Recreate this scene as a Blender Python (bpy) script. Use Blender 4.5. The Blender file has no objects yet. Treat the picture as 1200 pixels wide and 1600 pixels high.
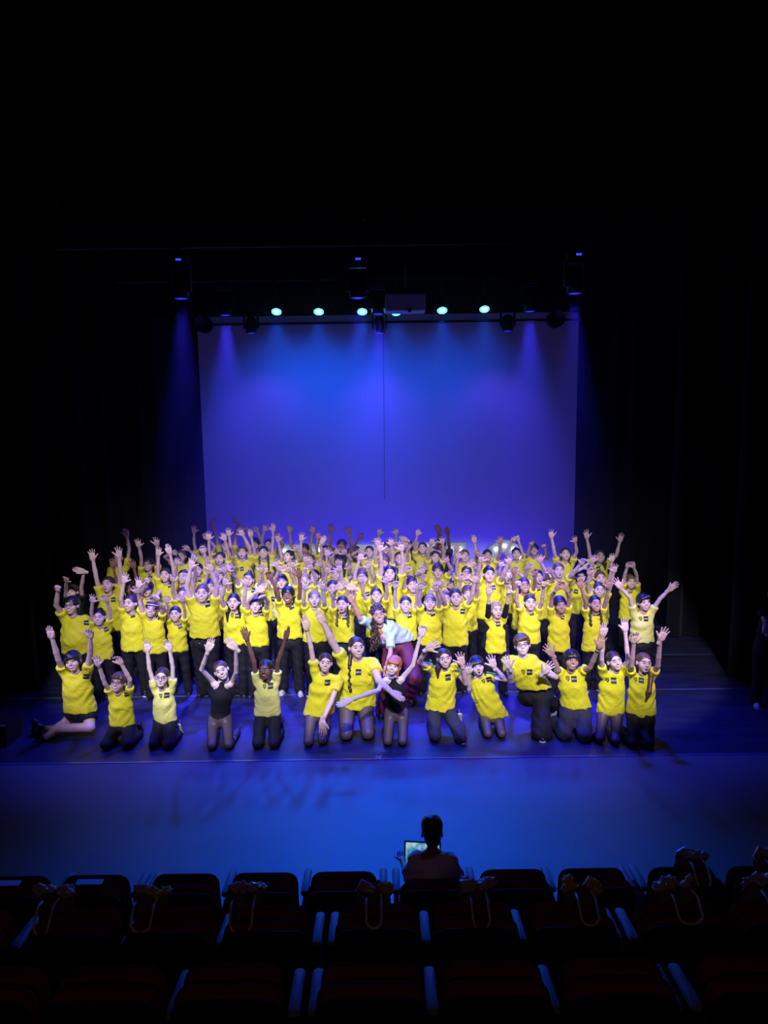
import bpy, math, random
import numpy as np
from mathutils import Matrix, Vector, Euler

# ---------------------------------------------------------------- camera
FPX = 1155.0            # focal length in pixels of a 1200 x 1600 frame
CAM = np.array([0.0, 0.0, 4.1])
PITCH, ROLL = math.radians(8.0), math.radians(-0.8)
sc = bpy.context.scene
_cd = bpy.data.cameras.new('camera')
_cam = bpy.data.objects.new('camera', _cd)
sc.collection.objects.link(_cam)
_cd.sensor_fit = 'HORIZONTAL'; _cd.sensor_width = 36.0; _cd.lens = 36.0 * FPX / 1200.0
_cd.clip_start = 0.05; _cd.clip_end = 100
CROT = Matrix.Rotation(math.pi / 2 - PITCH, 3, 'X') @ Matrix.Rotation(ROLL, 3, 'Z')
_cam.matrix_world = Matrix.Translation(Vector(CAM)) @ CROT.to_4x4()
sc.camera = _cam
RM = np.array([list(r) for r in CROT])

def ray(u, v):
    return RM @ np.array([(u - 600.0) / FPX, -(v - 800.0) / FPX, -1.0])
def atY(u, v, Y):            # point of the place seen at pixel (u, v) at distance Y
    d = ray(u, v); return CAM + d * ((Y - CAM[1]) / d[1])
def atZ(u, v, z):            # same, at height z
    d = ray(u, v); return CAM + d * ((z - CAM[2]) / d[2])

# ---------------------------------------------------------------- colour management
sc.view_settings.view_transform = 'Standard'
sc.view_settings.look = 'None'
sc.view_settings.exposure = 0.0
sc.view_settings.gamma = 1.0
sc.view_settings.use_curve_mapping = False
sc.cycles.max_bounces = 5
sc.cycles.diffuse_bounces = 3
sc.cycles.glossy_bounces = 3
sc.cycles.volume_bounces = 0
sc.cycles.use_denoising = True
sc.cycles.sample_clamp_indirect = 4.0

w = bpy.data.worlds.new('dark_house'); sc.world = w; w.use_nodes = True
w.node_tree.nodes['Background'].inputs[0].default_value = (0.10, 0.12, 0.6, 1)
w.node_tree.nodes['Background'].inputs[1].default_value = 0.004

# ---------------------------------------------------------------- lights
def look(o, tgt):
    o.rotation_euler = (Vector(tgt) - o.location).to_track_quat('-Z', 'Y').to_euler()
def spot(name, loc, tgt, power, col, ang, blend=0.4, size=0.06, haze=1.0):
    l = bpy.data.lights.new(name, 'SPOT'); l.energy = power; l.color = col
    l.spot_size = math.radians(ang); l.spot_blend = blend; l.shadow_soft_size = size
    o = bpy.data.objects.new(name, l); sc.collection.objects.link(o)
    o.location = loc; look(o, tgt); return o
def area(name, loc, tgt, power, col, sx, sy):
    l = bpy.data.lights.new(name, 'AREA'); l.energy = power; l.color = col
    l.shape = 'RECTANGLE'; l.size = sx; l.size_y = sy
    o = bpy.data.objects.new(name, l); sc.collection.objects.link(o)
    o.location = loc; look(o, tgt); return o

KEY = (0.84, 0.80, 1.0)
# front-of-house profile spots, shuttered to the group
for x, tx, p, an in ((-2.6, -3.05, 3800, 19.5), (-1.5, -1.6, 3600, 22), (0.0, 0.0, 3600, 22), (1.5, 1.6, 3600, 22), (2.6, 3.05, 3800, 19.5)):
    spot('front_light', (x, 0.6, 8.8), (tx, 10.8, 0.95), p, KEY, an, 0.22, 0.10)
spot('side_light', (-5.4, 6.4, 4.4), (-3.75, 8.95, 0.45), 260, (0.5, 0.42, 1.0), 15, 0.5, 0.1)  # added fill lamp, unseen, to brighten the seated teenager's legs
# side booms: violet from the house right, blue from the left
spot('side_light', (6.0, 7.6, 3.2), (1.5, 10.0, 1.0), 460, (0.48, 0.12, 1.0), 44, 0.6, 0.12)
spot('side_light', (-6.0, 7.4, 3.0), (-2.8, 9.6, 0.8), 330, (0.32, 0.27, 1.0), 46, 0.7, 0.12)

# rig: pixel of the lens, distance, ...
LEDS = [(432, 487), (498, 487), (566, 487), (619, 488), (691, 485), (757, 483)]
LED_Y = 13.3
for i, (u, v) in enumerate(LEDS):
    p = atY(u, v, LED_Y)
    tx = (p[0]) * 0.9
    spot('led_light', (p[0], p[1] - 0.10, p[2] - 0.16), (tx * .5, 6.4, 0.0), 1050, (0.0, 0.095, 1.0), 46, 1.0, 0.07)
    spot('led_wash', (p[0], p[1] + 0.15, p[2] - 0.16), (p[0], 15.2, 3.6), (120, 80, 48, 48, 52, 56)[i], (0.0, 0.10, 1.0), 110, 1.0, 0.07)
BIG = [(283, 466, 11.4), (559, 465, 11.4), (898, 458, 11.4)]
MID = [(352, 492, 13.1), (591, 490, 13.1), (828, 486, 13.1)]
LOW = [(393, 520, 14.4), (593, 520, 14.4), (793, 517, 14.4)]
for u, v, Y in BIG:
    p = atY(u, v, Y)
    spot('mover_light', (p[0], Y, p[2] - 0.12), (p[0] * .93, Y - 1.2, 0), 3200, (0.035, 0.025, 1.0), 27, 0.9, 0.09)
for u, v, Y in MID:
    p = atY(u, v, Y)
    spot('mover_light', (p[0], Y, p[2] - 0.12), (p[0] * 0.8, Y - 2.6, 0), 7200, (0.035, 0.03, 1.0), 34, 0.9, 0.09)
for u, v, Y in LOW:
    p = atY(u, v, Y)
    spot('mover_light', (p[0], Y - 0.02, p[2] - 0.1), (p[0] * 0.8, 15.4, 0.6), 70, (0.13, 0.03, 1.0), 100, 1.0, 0.09)
# floor-level cyclorama batten behind the group, washing the cloth from below
area('cyc_light', (0.05, 14.55, 0.25), (0.05, 15.4, 2.2), 80, (0.075, 0.02, 1.0), 6.8, 0.12)
# added deep blue fill for the mat, no fixtures, unseen behind the first border
for x in (-2.7, -0.9, 0.9, 2.7):
    spot('mat_fill', (x, 9.9, 7.2), (x * 1.05, 9.35, 0.0), 3300, (0.015, 0.03, 1.0), 42, 0.9, 0.25)
# added dim warm fill from behind the seats, unseen, reddens their rims
area('seat_fill', (0.0, -2.6, 5.2), (0.0, 4.0, 1.2), 9.5, (1.0, 0.45, 0.45), 2.0, 0.3)

# ---------------------------------------------------------------- materials
MATS = {}
def mat(name, col, rough=0.6, spec=0.5, metal=0.0, emit=None, es=0.0, bump=None, sheen=0.0, var=None, trans=0.0):
    if name in MATS: return MATS[name]
    m = bpy.data.materials.new(name); m.use_nodes = True; MATS[name] = m
    nt = m.node_tree; b = nt.nodes['Principled BSDF']
    b.inputs['Base Color'].default_value = (*col, 1); b.inputs['Roughness'].default_value = rough
    b.inputs['Specular IOR Level'].default_value = spec; b.inputs['Metallic'].default_value = metal
    if sheen: b.inputs['Sheen Weight'].default_value = sheen
    if trans: b.inputs['Transmission Weight'].default_value = trans
    if emit:
        b.inputs['Emission Color'].default_value = (*emit, 1); b.inputs['Emission Strength'].default_value = es
    tc = None
    if bump or var:
        tc = nt.nodes.new('ShaderNodeTexCoord')
    if var:      # (scale, other colour, detail)
        n = nt.nodes.new('ShaderNodeTexNoise'); n.inputs['Scale'].default_value = var[0]
        n.inputs['Detail'].default_value = 4
        r = nt.nodes.new('ShaderNodeValToRGB'); r.color_ramp.elements[0].position = 0.35
        r.color_ramp.elements[1].position = 0.68
        r.color_ramp.elements[0].color = (*col, 1); r.color_ramp.elements[1].color = (*var[1], 1)
        nt.links.new(tc.outputs['Object'], n.inputs['Vector']); nt.links.new(n.outputs['Fac'], r.inputs['Fac'])
        nt.links.new(r.outputs['Color'], b.inputs['Base Color'])
    if bump:     # (scale, strength)
        n = nt.nodes.new('ShaderNodeTexNoise'); n.inputs['Scale'].default_value = bump[0]
        n.inputs['Detail'].default_value = 3
        u = nt.nodes.new('ShaderNodeBump'); u.inputs['Strength'].default_value = bump[1]; u.inputs['Distance'].default_value = 0.01
        if len(bump) > 2: u.inputs['Distance'].default_value = bump[2]; n.inputs['Detail'].default_value = 2; n.inputs['Distortion'].default_value = 1.4; ge = nt.nodes.new('ShaderNodeNewGeometry'); nt.links.new(ge.outputs['Position'], n.inputs['Vector'])
        else: nt.links.new(tc.outputs['Object'], n.inputs['Vector'])
        nt.links.new(n.outputs['Fac'], u.inputs['Height'])
        nt.links.new(u.outputs['Normal'], b.inputs['Normal'])
    return m

SKIN = {
 'fair': mat('skin_fair', (0.74, 0.52, 0.45), 0.5, 0.35, var=(9, (0.77, 0.53, 0.46))),
 'pale': mat('skin_pale', (0.82, 0.64, 0.58), 0.5, 0.35, var=(9, (0.84, 0.65, 0.59))),
 'tan':  mat('skin_tan', (0.52, 0.31, 0.22), 0.5, 0.35, var=(9, (0.55, 0.33, 0.24))),
 'brown': mat('skin_brown', (0.28, 0.14, 0.085), 0.45, 0.4, var=(9, (0.31, 0.155, 0.095))),
 'dark': mat('skin_dark', (0.15, 0.072, 0.045), 0.42, 0.45, var=(9, (0.17, 0.08, 0.05))),
}
M_EYEW = mat('eye_white', (0.8, 0.8, 0.8), 0.3)
M_EYED = mat('eye_dark', (0.015, 0.01, 0.008), 0.2)
M_LIP = mat('lips', (0.38, 0.10, 0.10), 0.45)
M_TEETH = mat('teeth', (0.85, 0.84, 0.80), 0.35)
M_BROW = mat('eyebrow', (0.05, 0.03, 0.02), 0.8)
HAIRM = {
 'dark': mat('hair_dark', (0.035, 0.02, 0.014), 0.38, 0.6, var=(60, (0.06, 0.035, 0.025)), bump=(120, 0.22)),
 'black': mat('hair_black', (0.010, 0.009, 0.010), 0.35, 0.6, var=(60, (0.02, 0.016, 0.016)), bump=(120, 0.22)),
 'brown': mat('hair_brown', (0.09, 0.045, 0.022), 0.4, 0.6, var=(60, (0.14, 0.075, 0.035)), bump=(120, 0.22)),
 'blond': mat('hair_blond', (0.32, 0.20, 0.09), 0.42, 0.6, var=(60, (0.42, 0.28, 0.14)), bump=(120, 0.22)),
 'red': mat('hair_red', (0.42, 0.11, 0.025), 0.42, 0.6, var=(60, (0.52, 0.16, 0.04)), bump=(120, 0.22)),
}
SHIRTM = {
 'yellow': mat('yellow_jersey', (0.80, 0.76, 0.025), 0.75, 0.2, sheen=0.1, bump=(5.5, 0.5, 0.05)),
 'lemon': mat('pale_yellow_jersey', (0.82, 0.82, 0.22), 0.75, 0.2, sheen=0.1, bump=(5.5, 0.5, 0.05)),
 'amber': mat('warm_yellow_jersey', (0.82, 0.68, 0.03), 0.75, 0.2, sheen=0.1, bump=(5.5, 0.5, 0.05)),
 'black': mat('black_jersey', (0.012, 0.012, 0.016), 0.7, 0.25),
 'aqua': mat('pale_aqua_jersey', (0.50, 0.66, 0.70), 0.75, 0.2, bump=(5.5, 0.5, 0.05)),
 'white': mat('white_jersey', (0.62, 0.60, 0.60), 0.8, 0.2, bump=(5.5, 0.5, 0.05)),
}
TROUM = {
 'black': mat('black_trouser_cloth', (0.010, 0.010, 0.014), 0.75, 0.3, bump=(60, 0.3)),
 'navy': mat('navy_trouser_cloth', (0.030, 0.032, 0.06), 0.8, 0.25, bump=(60, 0.3)),
 'maroon': mat('maroon_trouser_cloth', (0.13, 0.018, 0.045), 0.6, 0.3, bump=(60, 0.3)),
 'denim': mat('grey_blue_trouser_cloth', (0.16, 0.20, 0.32), 0.8, 0.25, bump=(60, 0.3)),
}
def _sheer():
    m = bpy.data.materials.new('sheer_black_tights'); m.use_nodes = True
    nt = m.node_tree; b = nt.nodes['Principled BSDF']; b.inputs['Roughness'].default_value = 0.45
    lw = nt.nodes.new('ShaderNodeLayerWeight'); lw.inputs['Blend'].default_value = 0.35
    r = nt.nodes.new('ShaderNodeValToRGB')
    r.color_ramp.elements[0].color = (0.13, 0.10, 0.115, 1); r.color_ramp.elements[1].color = (0.010, 0.008, 0.012, 1)
    r.color_ramp.elements[0].position = 0.05; r.color_ramp.elements[1].position = 0.75
    nt.links.new(lw.outputs['Facing'], r.inputs['Fac']); nt.links.new(r.outputs['Color'], b.inputs['Base Color'])
    return m
M_SHEER = _sheer()
M_BLACKP = mat('black_print_ink', (0.008, 0.008, 0.010), 0.6)
M_WHITEP = mat('white_print_ink', (0.7, 0.7, 0.7), 0.6)
M_SHOEB = mat('black_shoe_leather', (0.012, 0.012, 0.016), 0.45)
M_SHOEW = mat('white_shoe_leather', (0.62, 0.64, 0.68), 0.5, bump=(80, 0.4))
M_SOLE = mat('white_rubber', (0.6, 0.6, 0.62), 0.6)
M_BLACK = mat('matt_black_metal', (0.012, 0.012, 0.014), 0.5, 0.4)
M_BAND = mat('black_wristband', (0.01, 0.01, 0.01), 0.5)
M_PINK = mat('pink_print_ink', (0.75, 0.10, 0.35), 0.6)
M_ORANGE = mat('orange_print_ink', (0.75, 0.25, 0.03), 0.6)
M_SPEC = mat('dark_spectacle_frame', (0.02, 0.015, 0.015), 0.35)
# ---------------------------------------------------------------- mesh helpers
def link(name, me, parent=None, mats=None):
    o = bpy.data.objects.new(name, me); sc.collection.objects.link(o)
    if mats:
        if not len(me.materials):
            for m in mats: me.materials.append(m)
    if parent is not None: o.parent = parent
    return o
def tag(o, label=None, cat=None, group=None, kind=None):
    if label: o['label'] = label
    if cat: o['category'] = cat
    if group: o['group'] = group
    if kind: o['kind'] = kind
    return o
def empty(name, loc, rz=0.0):
    o = bpy.data.objects.new(name, None); sc.collection.objects.link(o)
    o.location = loc; o.rotation_euler = (0, 0, rz); o.empty_display_size = 0.1
    return o
def qmesh(name, V, Q, mi=None, smooth=True):
    """mesh of quads from arrays"""
    me = bpy.data.meshes.new(name)
    V = np.ascontiguousarray(V, dtype=np.float32); Q = np.ascontiguousarray(Q, dtype=np.int32)
    me.vertices.add(len(V)); me.vertices.foreach_set('co', V.ravel())
    me.loops.add(Q.size); me.loops.foreach_set('vertex_index', Q.ravel())
    me.polygons.add(len(Q)); me.polygons.foreach_set('loop_start', np.arange(len(Q), dtype=np.int32) * 4)
    if mi is not None: me.polygons.foreach_set('material_index', np.ascontiguousarray(mi, dtype=np.int32))
    me.update(calc_edges=True)
    if not smooth: me.shade_flat()
    return me
def join(parts):
    """[(V, Q, matindex or array)] -> V, Q, mi"""
    vs, qs, ms, n = [], [], [], 0
    for V, Q, m in parts:
        vs.append(V); qs.append(Q + n); n += len(V)
        ms.append(np.full(len(Q), m) if np.isscalar(m) else m)
    return np.concatenate(vs), np.concatenate(qs), np.concatenate(ms)

# ---- box, tube, lathe geometry as quads
def gbox(c, s, R=None):
    x, y, z = s[0] / 2, s[1] / 2, s[2] / 2
    V = np.array([(-x,-y,-z),(x,-y,-z),(x,y,-z),(-x,y,-z),(-x,-y,z),(x,-y,z),(x,y,z),(-x,y,z)])
    if R is not None: V = V @ np.array(R).T
    V = V + np.array(c)
    Q = np.array([(0,3,2,1),(4,5,6,7),(0,1,5,4),(1,2,6,5),(2,3,7,6),(3,0,4,7)])
    return V, Q
def gtube(path, rad, n=8, cap=True):
    P = np.array(path, float); m = len(P)
    if np.isscalar(rad): rad = [rad] * m
    V = []; 
    T = np.gradient(P, axis=0); T /= np.linalg.norm(T, axis=1)[:, None] + 1e-9
    up = np.array([0, 0, 1.0]) if abs(T[0][2]) < 0.9 else np.array([1.0, 0, 0])
    for i in range(m):
        a = np.cross(T[i], up); a /= np.linalg.norm(a) + 1e-9; b = np.cross(T[i], a)
        up = -np.cross(T[i], a) if False else up
        for k in range(n):
            t = 2 * math.pi * k / n
            V.append(P[i] + rad[i] * (math.cos(t) * a + math.sin(t) * b))
    Q = [(i*n+k, i*n+(k+1)%n, (i+1)*n+(k+1)%n, (i+1)*n+k) for i in range(m-1) for k in range(n)]
    if cap:
        for i0, p in ((0, P[0]), ((m-1)*n, P[-1])):
            c = len(V); V.append(p)
            for k in range(0, n, 2):
                Q.append((c, i0+k, i0+(k+1)%n, i0+(k+2)%n))
    return np.array(V), np.array(Q)
def glathe(prof, n=16, axis='z'):
    """profile [(r, z)]"""
    V = []; m = len(prof)
    for r, z in prof:
        for k in range(n):
            t = 2*math.pi*k/n; V.append((r*math.cos(t), r*math.sin(t), z))
    V = np.array(V)
    Q = [(i*n+k, i*n+(k+1)%n, (i+1)*n+(k+1)%n, (i+1)*n+k) for i in range(m-1) for k in range(n)]
    return V, np.array(Q)
def gball(c, r, n=3):
    """cube sphere, r = (rx, ry, rz)"""
    V, Q = [], []
    t = np.linspace(-1, 1, n + 1); t = np.tan(t * math.pi / 4)
    for ax in range(3):
        for s in (-1, 1):
            b = len(V)
            for i in range(n + 1):
                for j in range(n + 1):
                    p = [0, 0, 0]; p[ax] = s; p[(ax+1) % 3] = t[i]; p[(ax+2) % 3] = t[j]
                    V.append(p)
            for i in range(n):
                for j in range(n):
                    q = (b+i*(n+1)+j, b+(i+1)*(n+1)+j, b+(i+1)*(n+1)+j+1, b+i*(n+1)+j+1)
                    Q.append(q if s > 0 else q[::-1])
    V = np.array(V, float); V /= np.linalg.norm(V, axis=1)[:, None]
    return V * np.array(r) + np.array(c), np.array(Q)
def bevel_box(name, size, bev, parent=None, m=None, loc=(0, 0, 0), rot=None, seg=2):
    import bmesh
    bm = bmesh.new(); bmesh.ops.create_cube(bm, size=1.0)
    bmesh.ops.scale(bm, vec=size, verts=bm.verts)
    if bev > 0: bmesh.ops.bevel(bm, geom=list(bm.edges), offset=bev, segments=seg, profile=0.5, affect='EDGES')
    me = bpy.data.meshes.new(name); bm.to_mesh(me); bm.free()
    o = link(name, me, parent, [m] if m else None); o.location = loc
    if rot: o.rotation_euler = rot
    return o

# ---------------------------------------------------------------- implicit surfaces
class Field:
    def __init__(s, lo, hi, h):
        s.lo = np.array(lo, float); s.h = h
        s.n = np.maximum(3, np.ceil((np.array(hi) - s.lo) / h).astype(int) + 1)
        s.F = np.full(s.n, 0.3)
        s.ax = [s.lo[i] + h * np.arange(s.n[i]) for i in range(3)]
    def win(s, lo, hi):
        a = np.clip(np.floor((np.array(lo) - s.lo) / s.h).astype(int), 0, s.n - 1)
        b = np.clip(np.ceil((np.array(hi) - s.lo) / s.h).astype(int) + 1, 1, s.n)
        if np.any(b <= a): return None
        sl = tuple(slice(a[i], b[i]) for i in range(3))
        X = s.ax[0][sl[0]][:, None, None]; Y = s.ax[1][sl[1]][None, :, None]; Z = s.ax[2][sl[2]][None, None, :]
        return sl, X, Y, Z
    def put(s, sl, d, k, sub=False):
        F = s.F[sl]
        if sub:   # smooth subtraction
            h = np.clip(0.5 - 0.5 * (F + d) / k, 0, 1); s.F[sl] = F * (1 - h) - d * h + k * h * (1 - h)
        else:
            h = np.clip(0.5 + 0.5 * (F - d) / k, 0, 1); s.F[sl] = F * (1 - h) + d * h - k * h * (1 - h)
    def cap(s, a, b, ra, rb=None, k=0.02, sy=1.0, cut=None, sub=False):
        rb = ra if rb is None else rb
        a = np.array(a, float); b = np.array(b, float); R = max(ra, rb) + k + 2.5 * s.h
        w_ = s.win(np.minimum(a, b) - R, np.maximum(a, b) + R)
        if w_ is None: return
        sl, X, Y, Z = w_
        i = 1.0 / sy
        d = b - a; dy = d[1] * i
        L2 = d[0]**2 + dy**2 + d[2]**2 + 1e-12
        px, py, pz = X - a[0], (Y - a[1]) * i, Z - a[2]
        t = np.clip((px * d[0] + py * dy + pz * d[2]) / L2, 0, 1)
        D = np.sqrt((px - t * d[0])**2 + (py - t * dy)**2 + (pz - t * d[2])**2) - (ra + (rb - ra) * t)
        if sy != 1.0: D = D * (0.5 + 0.5 * min(sy, 1))
        if cut is not None:
            for n_, c_ in cut:
                D = np.maximum(D, (X - c_[0]) * n_[0] + (Y - c_[1]) * n_[1] + (Z - c_[2]) * n_[2])
        s.put(sl, D, k, sub)
    def ell(s, c, r, k=0.02, R=None, sub=False, cut=None):
        c = np.array(c, float); r = np.array(r, float); m = r.max() + k + 2.5 * s.h
        w_ = s.win(c - m, c + m)
        if w_ is None: return
        sl, X, Y, Z = w_
        x, y, z = X - c[0], Y - c[1], Z - c[2]
        if R is not None:
            R = np.array(R); x, y, z = (R[0,0]*x+R[1,0]*y+R[2,0]*z, R[0,1]*x+R[1,1]*y+R[2,1]*z, R[0,2]*x+R[1,2]*y+R[2,2]*z)
        k0 = np.sqrt((x/r[0])**2 + (y/r[1])**2 + (z/r[2])**2)
        k1 = np.sqrt((x/r[0]**2)**2 + (y/r[1]**2)**2 + (z/r[2]**2)**2) + 1e-9
        D = k0 * (k0 - 1.0) / k1
        if cut is not None:
            for n_, c_ in cut:
                D = np.maximum(D, (X - c_[0]) * n_[0] + (Y - c_[1]) * n_[1] + (Z - c_[2]) * n_[2])
        s.put(sl, D, k, sub)
    def grid(s):
        return s.ax[0][:, None, None], s.ax[1][None, :, None], s.ax[2][None, None, :]
    def front(s, x, z):
        """first surface met from the -Y side at columns (x, z)"""
        x = np.asarray(x, float); z = np.asarray(z, float)
        fi = np.clip((x - s.lo[0]) / s.h, 0, s.n[0] - 1.001); fk = np.clip((z - s.lo[2]) / s.h, 0, s.n[2] - 1.001)
        i = fi.astype(int); k = fk.astype(int); u = (fi - i)[:, None]; w_ = (fk - k)[:, None]
        F = s.F
        col = F[i, :, k]*(1-u)*(1-w_) + F[i+1, :, k]*u*(1-w_) + F[i, :, k+1]*(1-u)*w_ + F[i+1, :, k+1]*u*w_
        neg = col < 0; j = np.argmax(neg, axis=1); ok = neg.any(axis=1); j = np.clip(j, 1, s.n[1]-1)
        r = np.arange(len(x)); f0 = col[r, j-1]; f1 = col[r, j]; t = f0 / (f0 - f1 + 1e-12)
        y = s.lo[1] + s.h * (j - 1 + np.clip(t, 0, 1))
        if ok.any(): y[~ok] = y[ok].max()
        return y
    def mesh(s):
        F = s.F; S = F < 0
        S[0] = S[-1] = False; S[:, 0] = S[:, -1] = False; S[:, :, 0] = S[:, :, -1] = False
        F = np.where(S, F, np.maximum(F, 1e-6))
        c = S.astype(np.int8)
        tot = (c[:-1,:-1,:-1]+c[1:,:-1,:-1]+c[:-1,1:,:-1]+c[1:,1:,:-1]+c[:-1,:-1,1:]+c[1:,:-1,1:]+c[:-1,1:,1:]+c[1:,1:,1:])
        act = (tot > 0) & (tot < 8); I = np.argwhere(act)
        idx = np.full(act.shape, -1, np.int32); idx[act] = np.arange(len(I))
        acc = np.zeros((len(I), 3)); cnt = np.zeros(len(I))
        C = [(0,0,0),(1,0,0),(0,1,0),(1,1,0),(0,0,1),(1,0,1),(0,1,1),(1,1,1)]
        fv = [F[I[:,0]+a, I[:,1]+b, I[:,2]+d] for a, b, d in C]
        for p, q in ((0,1),(2,3),(4,5),(6,7),(0,2),(1,3),(4,6),(5,7),(0,4),(1,5),(2,6),(3,7)):
            f0, f1 = fv[p], fv[q]; m = (f0 < 0) != (f1 < 0)
            t = np.where(m, f0 / np.where(m, f0 - f1, 1), 0)
            P = np.array(C[p]) + t[:, None] * (np.array(C[q]) - np.array(C[p]))
            acc += P * m[:, None]; cnt += m
        V = s.lo + s.h * (I + acc / cnt[:, None])
        Q = []
        for ax in range(3):
            b, d = (ax + 1) % 3, (ax + 2) % 3
            s0 = [slice(None)]*3; s1 = [slice(None)]*3
            s0[ax] = slice(0, -1); s1[ax] = slice(1, None)
            m = S[tuple(s0)] != S[tuple(s1)]
            E = np.argwhere(m)
            if not len(E): continue
            ins = S[tuple(s0)][m]
            ok = (E[:, b] > 0) & (E[:, d] > 0) & (E[:, b] < S.shape[b]-1) & (E[:, d] < S.shape[d]-1)
            E = E[ok]; ins = ins[ok]
            def g(db, dd):
                e = E.copy(); e[:, b] -= db; e[:, d] -= dd
                return idx[e[:,0], e[:,1], e[:,2]]
            q = np.stack([g(1,1), g(0,1), g(0,0), g(1,0)], axis=1)
            q[~ins] = q[~ins][:, ::-1]
            Q.append(q)
        Q = np.concatenate(Q)
        return V, Q

def nrm(v):
    v = np.array(v, float); return v / (np.linalg.norm(v) + 1e-12)
def xf(V, M, t=(0, 0, 0)):
    return V @ np.array(M).T + np.array(t)
def rotm(ax, deg):
    return np.array([list(r) for r in Matrix.Rotation(math.radians(deg), 3, ax)])

# ---------------------------------------------------------------- head template (faces -Y, centre of face at origin)
def make_head(h, mouth='smile', shades=False):
    f = Field((-.105, -.135, -.17), (.105, .125, .135), h)
    f.ell((0, .018, .030), (.077, .088, .076), .02)
    f.ell((0, -.018, -.024), (.064, .062, .074), .03)
    f.ell((0, -.052, -.080), (.028, .022, .020), .025)
    for s in (-1, 1):
        f.ell((s*.038, -.048, -.026), (.027, .024, .027), .02)
        f.ell((s*.081, .012, -.006), (.008, .020, .028), .008)
        f.cap((s*.012, -.081, .032), (s*.042, -.070, .034), .011, .010, .012)
        f.ell((s*.031, -.094, .012), (.016, .012, .011), .010, sub=True)
    f.cap((0, -.081, .020), (0, -.094, -.018), .007, .0105, .010)
    f.cap((-.010, -.086, -.022), (.010, -.086, -.022), .008, .008, .006)
    f.cap((0, .022, -.06), (0, .030, -.120), .043, .040, .02)
    V, Q = f.mesh(); parts = [(V, Q, 0)]
    for s in (-1, 1):
        parts.append((*gball((s*.031, -.0775, .010), (.0155, .0095, .0078), 2), 1))
        parts.append((*gball((s*.031, -.0855, .010), (.0078, .004, .0074), 2), 2))
        n = 5; t = np.linspace(-1, 1, n)
        Vb = []; 
        for a in t:
            x = s*.031 + a*.017; y = -.0915 + .012*((abs(x)-.02)/.03)**2; z = .032 + .004*(1-a*a)
            Vb += [(x, y, z-.0022), (x, y-.003, z), (x, y, z+.0022)]
        Qb = [(i*3+j, i*3+j+1, i*3+j+4, i*3+j+3) for i in range(n-1) for j in range(2)]
        parts.append((np.array(Vb), np.array(Qb), 5))
    # mouth: a curved strip, open (teeth) or closed
    def strip(w_, top, bot, y0, curve, m):
        n = 9; t = np.linspace(-1, 1, n); Vb = []
        for a in t:
            x = a*w_; k_ = math.sqrt(max(0, 1-a*a*.98)); z0 = -.054 + curve*a*a; y = y0 - .002 + .017*a*a
            Vb += [(x, y+.006, z0-bot*k_-.002), (x, y, z0-bot*k_), (x, y, z0+top*k_), (x, y+.006, z0+top*k_+.002)]
        Qb = [(i*4+j, i*4+4+j, i*4+5+j, i*4+1+j) for i in range(n-1) for j in range(3)]
        return np.array(Vb), np.array(Qb), m
    if mouth == 'smile':
        parts.append(strip(.033, .0065, .012, -.0815, .015, 3)); parts.append(strip(.028, .0045, .0065, -.0845, .0125, 4))
    elif mouth == 'open':
        parts.append(strip(.020, .009, .018, -.0825, .004, 3)); parts.append(strip(.015, .006, .013, -.0850, .004, 2))
        parts.append(strip(.014, .006, -.001, -.0865, .004, 4))
    else:
        parts.append(strip(.019, .004, .006, -.0825, .003, 3))
    return join(parts)
HEADS = {}
def head_t(lvl, mouth):
    k = (lvl, mouth)
    if k not in HEADS: HEADS[k] = make_head((.0062, .0096, .0120)[lvl], mouth)
    return HEADS[k]

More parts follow.
